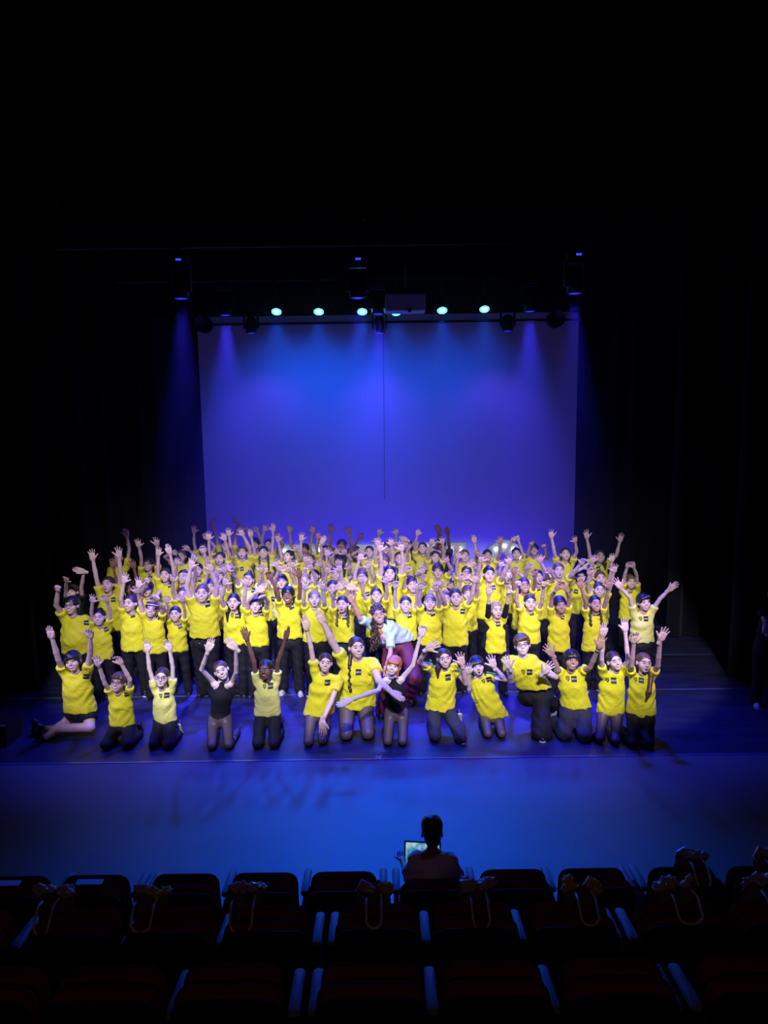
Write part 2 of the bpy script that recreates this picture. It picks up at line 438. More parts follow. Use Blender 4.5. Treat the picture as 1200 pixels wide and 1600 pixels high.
# ---------------------------------------------------------------- hair templates
HAIRS = {}
def hair_t(style, lvl):
    k = (style, min(lvl, 1))
    if k in HAIRS: return HAIRS[k]
    h = (.0068, .0085)[min(lvl, 1)]
    f = Field((-.19, -.19, -.48), (.19, .19, .22), h)
    G = .0
    long_ = style in ('long', 'braids', 'pigtails', 'ponyfront', 'ponyside', 'longbraid', 'longside')
    boyish = style in ('boy', 'bowl', 'fringe', 'curly', 'sweep')
    r = (.0830, .095, .084) if not boyish else (.093, .104, .098)
    f.ell((0, .020, .036), r, .01)
    f.ell((0, .045, -.02), (.072, .066, .080), .02)
    # face opening and nape cut
    top = {'bowl': .042, 'fringe': .046, 'boy': .058, 'sweep': .055, 'curly': .055}.get(style, .084)
    c = (0, -.125, top - .105); f.ell(c, ((.082, .118, .105) if not boyish else (.078, .115, .105)), .005, sub=True)
    for s in (-1, 1): f.ell((s*.095, -.020, -.035), (.034, .050, .058), .006, sub=True)
    f.cap((0, .02, -.14), (0, .02, -.10), .09, .06, .01, sub=True)
    if style in ('bun', 'topbun'):
        p = (0, .075, .100) if style == 'topbun' else (0, .110, .060); f.ell(p, (.036, .034, .032), .01)
    if style == 'highpony':
        f.cap((0, .09, .10), (0, .13, .12), .025, .03, .01); f.cap((0, .13, .12), (.02, .15, -.06), .032, .012, .02)
    if style == 'ponyside':
        f.ell((-.03, .10, .02), (.03, .03, .03), .01)
        f.cap((-.055, .055, -.05), (-.080, -.01, -.11), .028, .034, .02); f.cap((-.080, -.01, -.11), (-.088, -.045, -.20), .034, .012, .02)
    if style == 'ponyfront':
        f.ell((.03, .10, .04), (.03, .03, .03), .01)
        f.cap((.055, .055, -.04), (.083, -.03, -.13), .024, .028, .02); f.cap((.083, -.03, -.13), (.030, -.125, -.30), .028, .026, .02)
        f.cap((.030, -.125, -.30), (.015, -.13, -.37), .026, .012, .02)
    if style == 'longbraid':
        f.cap((-.05, .05, -.06), (-.085, -.02, -.17), .022, .022, .015)
        a = np.array((-.085, -.02, -.17)); b = np.array((-.110, -.10, -.42))
        for i in range(9):
            q = a + (b - a) * i / 8; f.ell(q + np.array((.006 * (-1)**i, 0, 0)), (.018, .017, .022), .008)
    if style == 'braids':
        for s in (-1, 1):
            a = np.array((s*.070, .0, -.07)); b = np.array((s*.075, -.075, -.26))
            for i in range(9):
                q = a + (b - a) * i / 8; f.ell(q + np.array((.005 * (-1)**i, 0, 0)), (.016, .016, .019), .007)
    if style == 'pigtails':
        for s in (-1, 1):
            f.ell((s*.075, .02, .075), (.030, .030, .028), .01)
            f.cap((s*.092, .01, .06), (s*.098, -.02, -.06), .026, .026, .015)
            f.cap((s*.098, -.02, -.06), (s*.055, -.095, -.17), .026, .032, .02); f.cap((s*.055, -.095, -.17), (s*.045, -.105, -.25), .032, .014, .02)
    if style in ('long', 'longside'):
        ss = (-1, 1) if style == 'long' else (1,)
        for s in ss:
            f.cap((s*.070, .030, .01), (s*.085, .010, -.14), .026, .032, .02); f.cap((s*.085, .010, -.14), (s*.075, -.03, -.27), .032, .018, .02)
        f.cap((0, .08, .0), (0, .08, -.2), .06, .05, .03)
    if style == 'fringe':
        f.cap((-.045, -.083, .045), (.045, -.083, .045), .016, .016, .012); f.cap((-.05, -.07, .06), (.05, -.07, .06), .022, .022, .015)
        for s in (-1, 1): f.cap((s*.070, -.035, .03), (s*.076, -.02, -.10), .014, .012, .012)
    if style == 'bowl':
        f.cap((-.052, -.078, .045), (.030, -.088, .050), .020, .018, .012); f.cap((-.02, -.075, .085), (.05, -.065, .055), .026, .022, .02)
        for s in (-1, 1): f.cap((s*.074, -.030, .05), (s*.080, -.020, -.035), .018, .012, .012)
    if style == 'sweep':
        f.cap((-.050, -.076, .060), (.045, -.075, .085), .020, .024, .015)
        for s in (-1, 1): f.cap((s*.074, -.010, .05), (s*.078, -.005, .0), .012, .008, .012)
    if style == 'curly':
        f.cap((-.05, -.070, .068), (.05, -.070, .068), .022, .022, .012)
    if style == 'ribbon':
        for s in (-1, 1):
            f.ell((s*.035, .02, .135), (.034, .014, .024), .008)
            f.ell((s*.055, .06, .085), (.028, .028, .028), .01)
    if style == 'afrolong':
        rs = random.Random(5)
        for i in range(46):
            a = rs.uniform(0, 2*math.pi); e = rs.uniform(-.1, 1.3)
            q = (.084*math.cos(a)*math.cos(e), .025+.095*math.sin(a)*math.cos(e), .040+.095*math.sin(e))
            if q[1] < -.04 and q[2] < .09: continue
            f.ell(q, (.020, .020, .020), .01)
        for j in range(7):
            x0 = -.075 - .012*rs.random(); a = np.array((x0 + .02*(j % 3), .03 - .028*(j % 4), -.02)); b = np.array((-.125 + .024*j, -.03 - .02*(j % 3), -.44 + .02*j))
            if j == 6: a = np.array((.082, .02, -.02)); b = np.array((.088, .03, -.2))
            for i in range(20):
                q = a + (b-a)*i/19; f.ell(q + np.array((.010*math.sin(i*1.3+j), .008*math.cos(i*1.3+j), 0)), (.013, .013, .018), .007)
    X, Y, Z = f.grid()
    an = np.arctan2(X, Z - .02 + 0*Y)
    amp = .0008
    if style in ('curly', 'afrolong'):
        f.F += .007*np.sin(X*130+Y*60)*np.sin(Y*120+Z*40)*np.sin(Z*125+X*30)
    elif boyish:
        f.F += .0022*np.sin(an*26 + Y*30 + np.sin(Y*60)*1.2)
    else:
        f.F += amp*np.sin(an*34 + Y*15)
    V, Q = f.mesh()
    HAIRS[k] = (V, Q)
    return HAIRS[k]

# ---------------------------------------------------------------- hand templates: right hand, palm facing -Y, fingers +Z, wrist at origin, thumb at +X
def make_hand(kind, h):
    f = Field((-.10, -.11, -.05), (.12, .05, .235), h)
    f.cap((0, 0, -.04), (0, 0, .01), .0225, .025, .01, sy=.78)
    for x, z, r in ((-.027, .075, .0145), (-.009, .082, .015), (.010, .082, .015), (.028, .076, .0145)):
        f.cap((x*.55, 0, .015), (x, -.002, z), .017, r, .012)
    f.ell((.024, -.010, .035), (.018, .014, .027), .012)
    f.ell((-.024, -.008, .035), (.014, .013, .026), .012)
    spread = {'spread': 1.0, 'open': .45, 'relax': .15, 'cup': .5, 'flat': .1, 'fist': 0, 'thumb': 0, 'peace': .6}[kind]
    curl = {'spread': .10, 'open': .16, 'relax': .45, 'cup': .42, 'flat': .04, 'fist': 1.0, 'thumb': 1.0, 'peace': .1}[kind]
    FG = [(-.030, .080, -18, .052, .0082), (-.0105, .088, -6, .068, .0090), (.0105, .089, 5, .074, .0092), (.0300, .083, 16, .066, .0090)]
    for i, (x, z, ang, L, r) in enumerate(FG):
        a = math.radians(ang * spread); p = np.array((x, -.002, z)); cu = 0
        cc = curl
        if kind == 'peace' and i in (0, 1): cc = 1.0
        for j, fr in enumerate((.45, .30, .25)):
            cu += cc * (1.35 if j == 0 else 1.5) * (1 if cc < .9 else 1.0)
            if cc < .9: ang2 = cu * .6
            else: ang2 = min(cu, 3.6) * .86
            d = np.array((math.sin(a) * math.cos(ang2), -math.sin(ang2), math.cos(a) * math.cos(ang2)))
            q = p + d * L * fr * (1.0 if cc < .9 else .95)
            rr = r * (1 - .10 * j); f.cap(p, q, rr, rr * .93, .0035 if j else .006); p = q
    if kind in ('fist', ):
        f.cap((.028, -.018, .030), (.030, -.040, .060), .0125, .011, .006); f.cap((.030, -.040, .060), (.004, -.052, .068), .011, .009, .004)
    elif kind == 'thumb':
        f.cap((.026, -.012, .035), (.044, -.020, .070), .0125, .0115, .006); f.cap((.044, -.020, .070), (.050, -.018, .125), .0115, .009, .004)
    elif kind == 'flat':
        f.cap((.022, -.010, .030), (.040, -.014, .062), .0125, .011, .008); f.cap((.040, -.014, .062), (.044, -.016, .095), .011, .0085, .004)
    elif kind == 'peace':
        f.cap((.024, -.014, .030), (.020, -.034, .066), .0125, .011, .008); f.cap((.020, -.034, .066), (-.006, -.040, .080), .010, .0085, .004)
    else:
        sp = .6 + .5 * spread
        f.cap((.020, -.008, .026), (.020+.030*sp, -.014, .052), .0135, .0118, .008)
        f.cap((.020+.030*sp, -.014, .052), (.020+.058*sp, -.018, .082), .0115, .0090, .004)
    return f.mesh()
HANDS = {}
def hand_t(kind, lvl):
    k = (kind, lvl)
    if k not in HANDS: HANDS[k] = make_hand(kind, (.0046, .0066, .0080)[lvl])
    return HANDS[k]

# ---------------------------------------------------------------- shoe template: toe towards -Y, ankle at origin height 0.08, sole at z=0
SHOES = {}
def shoe_t(kind):
    if kind in SHOES: return SHOES[kind]
    f = Field((-.07, -.21, -.02), (.07, .11, .14), .009)
    f.cap((0, -.13, .035), (0, .03, .040), .038, .036, .02, cut=[((0, 0, -1), (0, 0, .018))])
    f.cap((0, .02, .05), (0, .025, .085), .036, .038, .02)
    V, Q = f.mesh(); cz = V[Q].mean(axis=1)
    mi = (cz[:, 2] < .024).astype(int)
    S, R_ = gbox((0, -.05, .010), (.078, .235, .020))
    g = Field((-.07, -.21, -.02), (.07, .11, .06), .009)
    g.cap((0, -.135, .013), (0, .035, .013), .044, .040, .005, cut=[((0, 0, 1), (0, 0, .024)), ((0, 0, -1), (0, 0, .0))])
    V2, Q2 = g.mesh()
    V, Q, mi = join([(V, Q, 0), (V2, Q2, 1)])
    if kind in ('white', 'black_white'):
        pl = []
        for i in range(4):
            z = .052 + .009*i; y = -.115 + .026*i
            pl.append((*gbox((0, y, z + .013), (.040, .007, .005)), 2))
        V, Q, mi = join([(V, Q, mi)] + pl)
    me = qmesh('shoe', V, Q, mi)
    up, so, la = {'black': (M_SHOEB, M_SHOEB, M_SHOEB), 'black_white': (M_SHOEB, M_SOLE, M_SOLE), 'white': (M_SHOEW, M_SOLE, M_SOLE)}[kind]
    for m in (up, so, la): me.materials.append(m)
    SHOES[kind] = me
    return me

# ---------------------------------------------------------------- print on the chest
FONT = {'A': ["0110","1001","1111","1001","1001"], 'R': ["1110","1001","1110","1010","1001"],
        'T': ["111","010","010","010","010"], 'S': ["0111","1000","0110","0001","1110"]}
SHIELD = ["11101110", "11101111", "11001101", "11011001", "11010011", "10110111", "01100110", "01001110", "00011100", "00011000"]
def cells(bmp, x0, z0, cw, ch):
    out = []
    for r, row in enumerate(bmp):
        c = 0
        while c < len(row):
            if row[c] == '1':
                e = c
                while e < len(row) and row[e] == '1': e += 1
                out.append((x0 + c*cw, z0 - (r+1)*ch, x0 + e*cw, z0 - r*ch)); c = e
            else: c += 1
    return out
def chest_print(f, cx, cz, kind, sc_, parent, lvl, roll=0.0):
    """square with a white word, optionally the shield emblem beside it, laid on the field f"""
    ca, sa = math.cos(roll), math.sin(roll)
    rects = []
    S = .072 * sc_
    sq = (cx - S/2, cz - S/2, cx + S/2, cz + S/2)
    parts = []
    def patch(r, off, m, nx, nz):
        xs = np.linspace(r[0], r[2], nx + 1); zs = np.linspace(r[1], r[3], nz + 1)
        XX, ZZ = np.meshgrid(xs, zs, indexing='ij')
        dx, dz = XX - cx, ZZ - cz
        x = (cx + dx*ca - dz*sa).ravel(); z = (cz + dx*sa + dz*ca).ravel()
        y = f.front(x, z) - off
        Q = [(i*(nz+1)+j, (i+1)*(nz+1)+j, (i+1)*(nz+1)+j+1, i*(nz+1)+j+1) for i in range(nx) for j in range(nz)]
        parts.append((np.stack([x, y, z], 1), np.array(Q), m))
    patch(sq, .0035, 0, 6, 6)
    if lvl == 0:
        x0 = cx - S*.40; cw = S*.80/17
        for ch in 'ARTS':
            for r in cells(FONT[ch], x0, cz + S*.12, cw, S*.24/5): patch(r, .0060, 1, 1, 1)
            x0 += cw * (len(FONT[ch][0]) + .9)
    else:
        patch((cx - S*.40, cz - S*.07, cx + S*.40, cz + S*.09), .0065, 1, 3, 1)
    if kind == 'both':
        for r in cells(SHIELD, cx - S*1.42, cz + S*.40, S*.078, S*.080): patch(r, .0045, 0, 1, 1)
    V, Q, mi = join(parts)
    me = qmesh('chest_print', V, Q, mi)
    return link('chest_print', me, parent, [M_BLACKP, M_WHITEP])
def tee_print(f, cx, cz, parent):
    parts = []
    def patch(x0, z0, x1, z1, m, nx=3, nz=2, sk=0.0):
        XX, ZZ = np.meshgrid(np.linspace(x0, x1, nx+1), np.linspace(z0, z1, nz+1), indexing='ij'); ZZ = ZZ + sk * (XX - cx)
        x, z = XX.ravel(), ZZ.ravel(); y = f.front(x, z) - .005
        Q = [(i*(nz+1)+j, (i+1)*(nz+1)+j, (i+1)*(nz+1)+j+1, i*(nz+1)+j+1) for i in range(nx) for j in range(nz)]
        parts.append((np.stack([x, y, z], 1), np.array(Q), m))
    for i in range(7):                      # rounded flame-like orange emblem
        w_ = .030 * math.sin(math.pi * (i + .7) / 7.4) + .004
        patch(cx - w_ + .012, cz + .035 - .012 * i, cx + w_ + .012, cz + .047 - .012 * i, 0, 2, 1)
    for i, (w_, h_) in enumerate(((.018, .040), (.014, .040), (.020, .036), (.012, .040), (.018, .038), (.014, .036))):
        patch(cx - .075 + .026 * i, cz - .10, cx - .075 + .026 * i + w_, cz - .10 + h_, 1, 1, 1, -.12)
    V, Q, mi = join(parts)
    return link('chest_print', qmesh('chest_print', V, Q, mi), parent, [M_ORANGE, M_PINK])
# ---------------------------------------------------------------- people
def elbow_of(S, W, lu, lf, hint):
    d = W - S; L = np.linalg.norm(d)
    if L > (lu + lf) * .995:
        k = L / ((lu + lf) * .995); lu *= k; lf *= k
    a = (lu*lu - lf*lf + L*L) / (2*L); h = math.sqrt(max(0, lu*lu - a*a))
    u = d / L; n = hint - u * hint.dot(u); n = nrm(n)
    return S + u * a + n * h
WARN = []
def person(hx, hy, Y=None, L=None, R=None, label='', **o):
    """hx, hy: pixel of the face; Y: distance; L, R: pixels of the palms (image left / right)."""
    g = o.get; lvl = g('lvl', 1)
    rng = random.Random(int(hx * 31 + hy * 17))
    ang = math.tan(PITCH + math.atan((hy - 800) / FPX))
    kneel = g('kneel'); 
    if kneel:        # knees: two pixels, on the floor
        K = [atZ(*k, .065) for k in kneel]
        Y = Y or (K[0][1] + K[1][1]) / 2 + g('back', .24)
    if Y is None: Y = (CAM[2] - g('zc', 1.40)) / ang
    Hc = atY(hx, hy, Y)
    hs = g('hs', 1.0) * 1.06
    if kneel or g('H'): H = g('H', 1.45)
    else: H = Hc[2] + .12
    gs = H / 1.5; wd = g('w', 1.0) * (gs ** .5)
    up = (L is not None and L[1] < hy + 12), (R is not None and R[1] < hy + 12)
    root = np.array([Hc[0], Y + .03, 0.0])
    if g('root'): root = np.array(g('root'))
    # trunk
    N = Hc + np.array([0, .035, -.155 * hs])
    lean = np.array(g('lean', (0, 0))) * 1.0      # pelvis offset from the neck (x, y)
    hipz = .50 * H if not (kneel or g('lieshoe') or g('trunk')) else N[2] - g('trunk', .30) * H
    if g('hipz'): hipz = g('hipz')
    P = np.array([N[0] + lean[0], Y + .045 + lean[1], hipz])
    if g('bx'): P[0] = atY(g('bx'), hy + 50, Y)[0]
    root[0] = P[0] if not g('root') else root[0]
    ax = nrm(N - P)
    tilt = math.radians(g('tilt', 0)); sh = np.array([math.cos(tilt), 0, math.sin(tilt)])
    yaw = math.radians(g('yaw', rng.uniform(-4, 4)))
    sh = np.array([sh[0] * math.cos(yaw), sh[0] * math.sin(yaw), sh[2]])
    sw = .142 * gs * (g('w', 1.0) ** .6)
    lu, lf = .180 * H, .150 * H; hl = .052 * H
    ar = .0335 * wd; fr_ = .0275 * wd; wr = .0225 * (wd ** .6)
    arms = []
    for side, pal, upf, key, kk in ((-1, L, up[0], 'Lel', 'Lh'), (1, R, up[1], 'Rel', 'Rh')):
        S = N + sh * side * sw * (.90 if upf else 1.05) + np.array([0, .01, .015 if upf else -.055 * gs])
        if pal is None:
            W = S + np.array([side * .05, -.03, -(lu + lf) * .985]); E = elbow_of(S, W, lu, lf, np.array([side * .6, .6, 0])); hd = nrm(W - E); kind = 'relax'
            pn = np.array([side * 1.0, -.2, 0])
        else:
            P0 = atY(pal[0], pal[1], Y)
            flat = math.hypot(P0[0] - S[0], P0[2] - S[2]); tot = lu + lf + hl
            dy = g('dyL' if side < 0 else 'dyR')
            if dy is None: dy = -min(.34, math.sqrt(max(0, tot * tot - flat * flat)) * .75)
            PC = atY(pal[0], pal[1], Y + dy)
            if flat > tot * 1.15: WARN.append(('far', label, round(flat / tot, 2)))
            if flat < tot * .45: WARN.append(('near', label, round(flat / tot, 2)))
            if g(key):
                e = g(key); E = atY(e[0], e[1], Y + dy * .4 + (e[2] if len(e) > 2 else 0)); hd = nrm(PC - E); W = PC - hd * hl
            else:
                W = PC - nrm(PC - S) * hl
                hint = np.array([side * 1.0, .15, -.1]) if upf else np.array([side * .8, .5, -.5])
                E = elbow_of(S, W, lu, lf, hint); hd = nrm(PC - E); W = PC - hd * hl
            kind = g(kk, 'spread' if rng.random() < .55 else 'open'); pn = np.array([0, -1.0, 0])
        if g(kk + 'd'):
            a_ = math.radians(g(kk + 'd')); hd = np.array([math.sin(a_), hd[1] * .3, math.cos(a_)]); hd = nrm(hd); W = PC - hd * hl
        if g(kk + 'n'): pn = np.array(g(kk + 'n'), float)
        arms.append((side, S, E, W, hd, kind if not g(kk) else g(kk), pn))
    # legs: list of (knee, ankle, toe direction)
    hipw = .082 * gs * (g('w', 1.0) ** .5); legs = []
    thr, knr, anr = .074 * wd, .050 * wd, .036 * wd
    if g('legs'):
        for i, (kn, an, toe) in enumerate(g('legs')):
            Hp = P + np.array([(-1, 1)[i] * hipw, 0, -.02])
            legs.append((Hp, atZ(*kn), atZ(*an), nrm(toe)))
    elif kneel:
        for i, side in enumerate((-1, 1)):
            Hp = P + np.array([side * hipw, 0, -.02]); kk = K[i].copy(); kk[2] = knr * 1.15 + .01
            A = kk + np.array([side * .03 + g('shin', 0), .245 * H, -.02])
            legs.append((Hp, kk, A, np.array([0, 1.0, 0])))
    else:
        st = g('stance', rng.uniform(.075, .12))
        for side in (-1, 1):
            Hp = P + np.array([side * hipw, 0, -.02])
            A = np.array([P[0] + side * st, P[1] + .02 + rng.uniform(-.04, .04), .082])
            Kn = (Hp + A) / 2 + np.array([side * .005, -.02, .01])
            legs.append((Hp, Kn, A, nrm([side * .25, -1, 0])))
    # ---------------- body
    pts = [N, P, Hc] + [q for a in arms for q in a[1:4]] + [q for l in legs for q in l[:3]]
    pts = np.array(pts); lo = pts.min(0) - .19; hi = pts.max(0) + .19; lo[2] = max(lo[2], -.02)
    h = (.0155, .0220, .0260)[lvl]
    f = Field(lo, hi, h)
    tw = .118 * gs * g('w', 1.0)
    C = P + ax * np.linalg.norm(N - P) * .62
    f.cap(P + ax * .02, C, tw * .92, tw * 1.02, .04, sy=.66)
    f.cap(C, N - ax * .045, tw * 1.02, .055, .04, sy=.72)
    f.cap(N - ax * .03 - sh * sw * .7, N - ax * .03 + sh * sw * .7, .042 * wd, .042 * wd, .03)
    f.ell(P - np.array([0, 0, .02]), (.135 * gs * g('w', 1), .10 * gs * g('w', 1) ** .8, .10 * gs), .03)
    f.cap(N - ax * .05, Hc + np.array([0, .03, -.06 * hs]), .047 * hs, .044 * hs, .02)
    for side, S, E, W, hd, kind, pn in arms:
        f.cap(S, E, ar * 1.12, fr_ * 1.06, .025)
        f.cap(E, E + (W - E) * .35, fr_ * 1.06, fr_ * 1.10, .012)
        f.cap(E + (W - E) * .35, W + hd * .01, fr_ * 1.10, wr, .010)
    for Hp, Kn, A, toe in legs:
        f.cap(Hp, Kn, thr, knr, .03); f.cap(Kn, Kn + (A - Kn) * .35, knr, knr * 1.02, .015)
        f.cap(Kn + (A - Kn) * .35, A, knr * 1.02, anr, .012)
    V, Q = f.mesh()
    parts = [(V, Q, 0)]
    # head
    yawh, pit, roll = g('hyaw', rng.uniform(-8, 8)), g('hpitch', -13 + rng.uniform(-4, 4)), g('hroll', rng.uniform(-6, 6))
    RH = rotm('Z', yawh) @ rotm('Y', roll) @ rotm('X', pit)
    mouth = g('mouth', rng.choice(['smile', 'smile', 'smile', 'smile', 'open', 'shut']))
    hv, hq, hm = head_t(lvl, mouth)
    parts.append((xf(hv * hs, RH, Hc), hq, hm))
    # hands
    for side, S, E, W, hd, kind, pn in arms:
        kv, kq = hand_t(kind, lvl); hv2 = kv * (g('hand', 1.08 * (gs ** .5))) 
        z_ = hd; y_ = -(pn - z_ * pn.dot(z_)); y_ = nrm(y_); x_ = np.cross(y_, z_)
        if side > 0: hv2 = hv2 * np.array([-1, 1, 1]); kq = kq[:, ::-1]
        M = np.stack([x_, y_, z_], axis=1)
        parts.append((hv2 @ M.T + W, kq, 0))
    V, Q, mi = join(parts)
    me = qmesh('person', V - root, Q, mi)
    sk = SKIN[g('skin', 'fair')]
    body = link('person', me, None, [sk, M_EYEW, M_EYED, M_LIP, M_TEETH, M_BROW])
    body.location = root
    tag(body, label, 'person', g('group', 'performers on the stage'))
    # ---------------- hair
    hcol = g('hc', rng.choice(['dark', 'dark', 'brown', 'black', 'brown'])); st = g('hair', rng.choice(['bun', 'plain', 'topbun', 'plain']))
    hv, hq = hair_t(st, lvl)
    if st in ('ponyfront', 'ponyside', 'braids', 'longbraid', 'pigtails', 'long', 'longside', 'afrolong') :
        # hanging hair stays upright: blend head rotation away downwards
        RS = rotm('Z', yawh) @ rotm('Y', roll * .3)
        if g('hflip'): hv = hv * np.array([-1, 1, 1]); hq = hq[:, ::-1]
        t = np.clip((-hv[:, 2] - .02) / .08, 0, 1)[:, None]
        Vh = (hv * hs) @ RH.T * (1 - t) + (hv * hs) @ RS.T * t
        hme = qmesh('hair', Vh, hq); ho = link('hair', hme, body, [HAIRM[hcol]]); ho.location = Hc - root
    else:
        key = ('hm', st, min(lvl, 1), hcol)
        if key not in HAIRS:
            HAIRS[key] = qmesh('hair', hv, hq); HAIRS[key].materials.append(HAIRM[hcol])
        ho = link('hair', HAIRS[key], body); ho.location = Hc - root
        ho.rotation_euler = Matrix([list(r) for r in RH]).to_euler(); ho.scale = (hs * (-1 if g('hflip') else 1), hs, hs)
    # ---------------- top
    top = g('top', 'yellow'); M = SHIRTM[top if top != 'leotard' else 'black']
    hz = P[2] - g('hemd', .04) * gs
    if g('hem'): hz = atY(hx, g('hem'), Y)[2]
    tk = tw + .030
    hemw = tw * 1.14 + .030 + .02 * g('flare', 1)
    leo = top == 'leotard'
    if leo: tk = tw + .008; hemw = tw * 1.05 + .010; hz = P[2] - .06
    lo2 = np.minimum(N, P) - np.array([.42, .30, 0]); hi2 = np.maximum(N, P) + np.array([.42, .30, .30])
    lo2[2] = hz - .04
    for a in arms: 
        m = a[1] + (a[2] - a[1]) * .8; lo2 = np.minimum(lo2, m - .12); hi2 = np.maximum(hi2, m + .12)
    f = Field(lo2, hi2, (.0125, .0195, .0250)[lvl])
    B = np.array([P[0], P[1] - .005, hz])
    if abs(N[2] - hz) < .1: B[2] = N[2] - .3
    if g('hemx') is not None: B[0] = atY(g('hemx'), hy + 60, Y)[0]
    axs = nrm(N - B); Lt = np.linalg.norm(N - B); C = B + axs * Lt * .66
    hcut = [((g('hemt', 0), 0, -1), (B[0], B[1], hz))]
    if g('crop'): hcut = [((0, 0, -1), (P[0], P[1], hz))]
    if leo:
        f.cap(P, C, tw * .95 + .008, tk, .03, sy=.68); f.cap(C, N - axs * .03, tk, .052, .04, sy=.74)
        f.ell(P - np.array([0, 0, .015]), (.142 * gs * g('w', 1), .108 * gs, .105 * gs), .03)
        f.cap(N - ax * .05, N + ax * .012, .056 * hs, .049 * hs, .02)
        for side, S, E, W, hd, kind, pn in arms:      # arm holes
            f.ell(S + np.array([side * .050, 0, .01]), (.055, .12, .095), .015, sub=True)
    else:
        f.cap(B - axs * .06, C, hemw, tk * 1.02, .02, sy=.70, cut=hcut)
        f.cap(C, N - axs * .055, tk * 1.02, .064, .045, sy=.74)
        f.cap(N - ax * .035 - sh * sw * .75, N - ax * .035 + sh * sw * .75, .052 * wd, .052 * wd, .04)
        if g('belly'): f.ell(P + ax * .14 + np.array([0, -.05, 0]), (tw * 1.2, tw * .95, .17), .05)
        sl = g('sleeve', .46)
        for side, S, E, W, hd, kind, pn in arms:
            d = nrm(E - S); T = S + (E - S) * sl
            if g('longsleeve'): 
                f.cap(S, E, ar * 1.5, fr_ * 1.5, .03); f.cap(E, W - hd * .01, fr_ * 1.5, wr * 1.45, .012)
            else:
                f.cap(S - d * .02, T + d * .05, ar * 1.5 + .004, ar * 1.5 + .012, .03, cut=[(d, T)])
        # neckline
        f.ell(N + np.array([0, -.030, .052]), (.066 * hs, .075 * hs, .050), .012, sub=True)
        X, Yg, Z = f.grid()
        a = rng.uniform(0, 6.28); s_ = rng.choice((-1, 1)); fa = g('fold', .0120 if lvl == 0 else .0105)
        zn = (Z - hz) / max(.1, (N[2] - hz)); xc = X - B[0]
        drape = (.55 + .45*np.sin(9*Z+6*X+a)) * np.sin(46 * (Z - 5.5 * xc * xc * (1 if up[0] or up[1] else -.4) + .25 * s_ * xc) + a + 2.0 * np.sin(7 * X + a))
        vert = np.sin(44 * X + 3.2 * np.sin(5 * Z + a) + 26 * Yg)
        wv = np.clip(1 - zn * 2.0, 0, 1)
        f.F += fa * (drape * np.clip(zn * 2.4, .10, 1) * np.clip(1.35 - zn, 0, 1) * .62 + vert * wv * .30)
        f.F += fa * .55 * np.sin(38*Z + 30*s_*X + 3*np.sin(8*X + a) + 2*np.sin(7*Z)) * np.sin(11*X + 9*Z + a) * np.clip(zn * 3, 0, 1)
    V, Q = f.mesh()
    nm = 'leotard' if leo else 't_shirt'
    so = link(nm, qmesh(nm, V - root, Q), body, [M])
    if not leo and g('print', 'sq'):
        kind = g('print', 'sq'); psc = .92 * (gs ** .4) * g('psc', 1)
        px = N[0] + (B[0] - N[0]) * .3 + (.068 * gs if kind == 'sq' else .052) * (1 if not g('pflip') else -1) + g('pdx', 0)
        pz = N[2] - .165 * gs + g('pdz', 0)
        if g('pr'): q = atY(*g('pr'), Y - .12); px, pz = q[0], q[2]
        if kind in ('sq', 'both'):
            pr = chest_print(f, px, pz, kind, psc, so, lvl, math.radians(g('proll', rng.uniform(-12, 12))))
            pr.location = -root
        elif kind == 'tee':
            pr = tee_print(f, px - .03, pz, so); pr.location = -root
    # ---------------- legs cover
    bot = g('bottom', 'black')
    leg_lo = np.min([q for l in legs for q in l[:3]] + [P], axis=0) - .22; leg_hi = np.max([q for l in legs for q in l[:3]] + [P], axis=0) + .22
    leg_lo[2] = .004; 
    f = Field(leg_lo, leg_hi, (.0170, .0260, .0320)[lvl])
    sheer = bot == 'tights'
    e = .006 if sheer else (.016 if not g('baggy') else .032)
    if bot == 'shorts': 
        f.ell(P - np.array([0, 0, .02]), (.150 * gs * g('w', 1), .12 * gs, .11 * gs), .03)
        for Hp, Kn, A, toe in legs:
            d = nrm(Kn - Hp); T = Hp + (Kn - Hp) * .50; f.cap(Hp, Kn, thr + .022, knr + .04, .03, cut=[(d, T)])
    else:
        f.ell(P - np.array([0, 0, .02]), (.138 * gs * g('w', 1) + e, .105 * gs + e, .105 * gs), .03)
        f.cap(P, P + ax * .09, tw * .96 + .008, tw * .94 + .004, .03, sy=.68)
        fl = g('legflare', 1.25 if not (kneel or sheer) else 1.0)
        for Hp, Kn, A, toe in legs:
            f.cap(Hp, Kn, thr + e, knr + e * 1.3, .03)
            A2 = A + nrm(A - Kn) * (.02 if not kneel else .0)
            f.cap(Kn, A2, knr + e * 1.2, (anr + e) * fl + (.004 if sheer else .008), .015)
            if kneel or g('legs'): f.cap(A, A + toe * .12, anr * .8 + .006, .022, .01) if sheer else None
        if not sheer:
            X, Yg, Z = f.grid(); f.F += .0045 * np.sin(48 * Z + 20 * X + 2 * np.sin(14 * X)) + .003 * np.sin(60 * X + 12 * Z)
    f.F = np.maximum(f.F, .006 - (f.ax[2][None, None, :] + 0 * f.F))
    V, Q = f.mesh(); nm = {'tights': 'tights', 'shorts': 'shorts'}.get(bot, 'trousers')
    lm = M_SHEER if sheer else TROUM['black' if bot == 'shorts' else bot]
    tr = link(nm, qmesh(nm, V - root, Q), body, [lm])
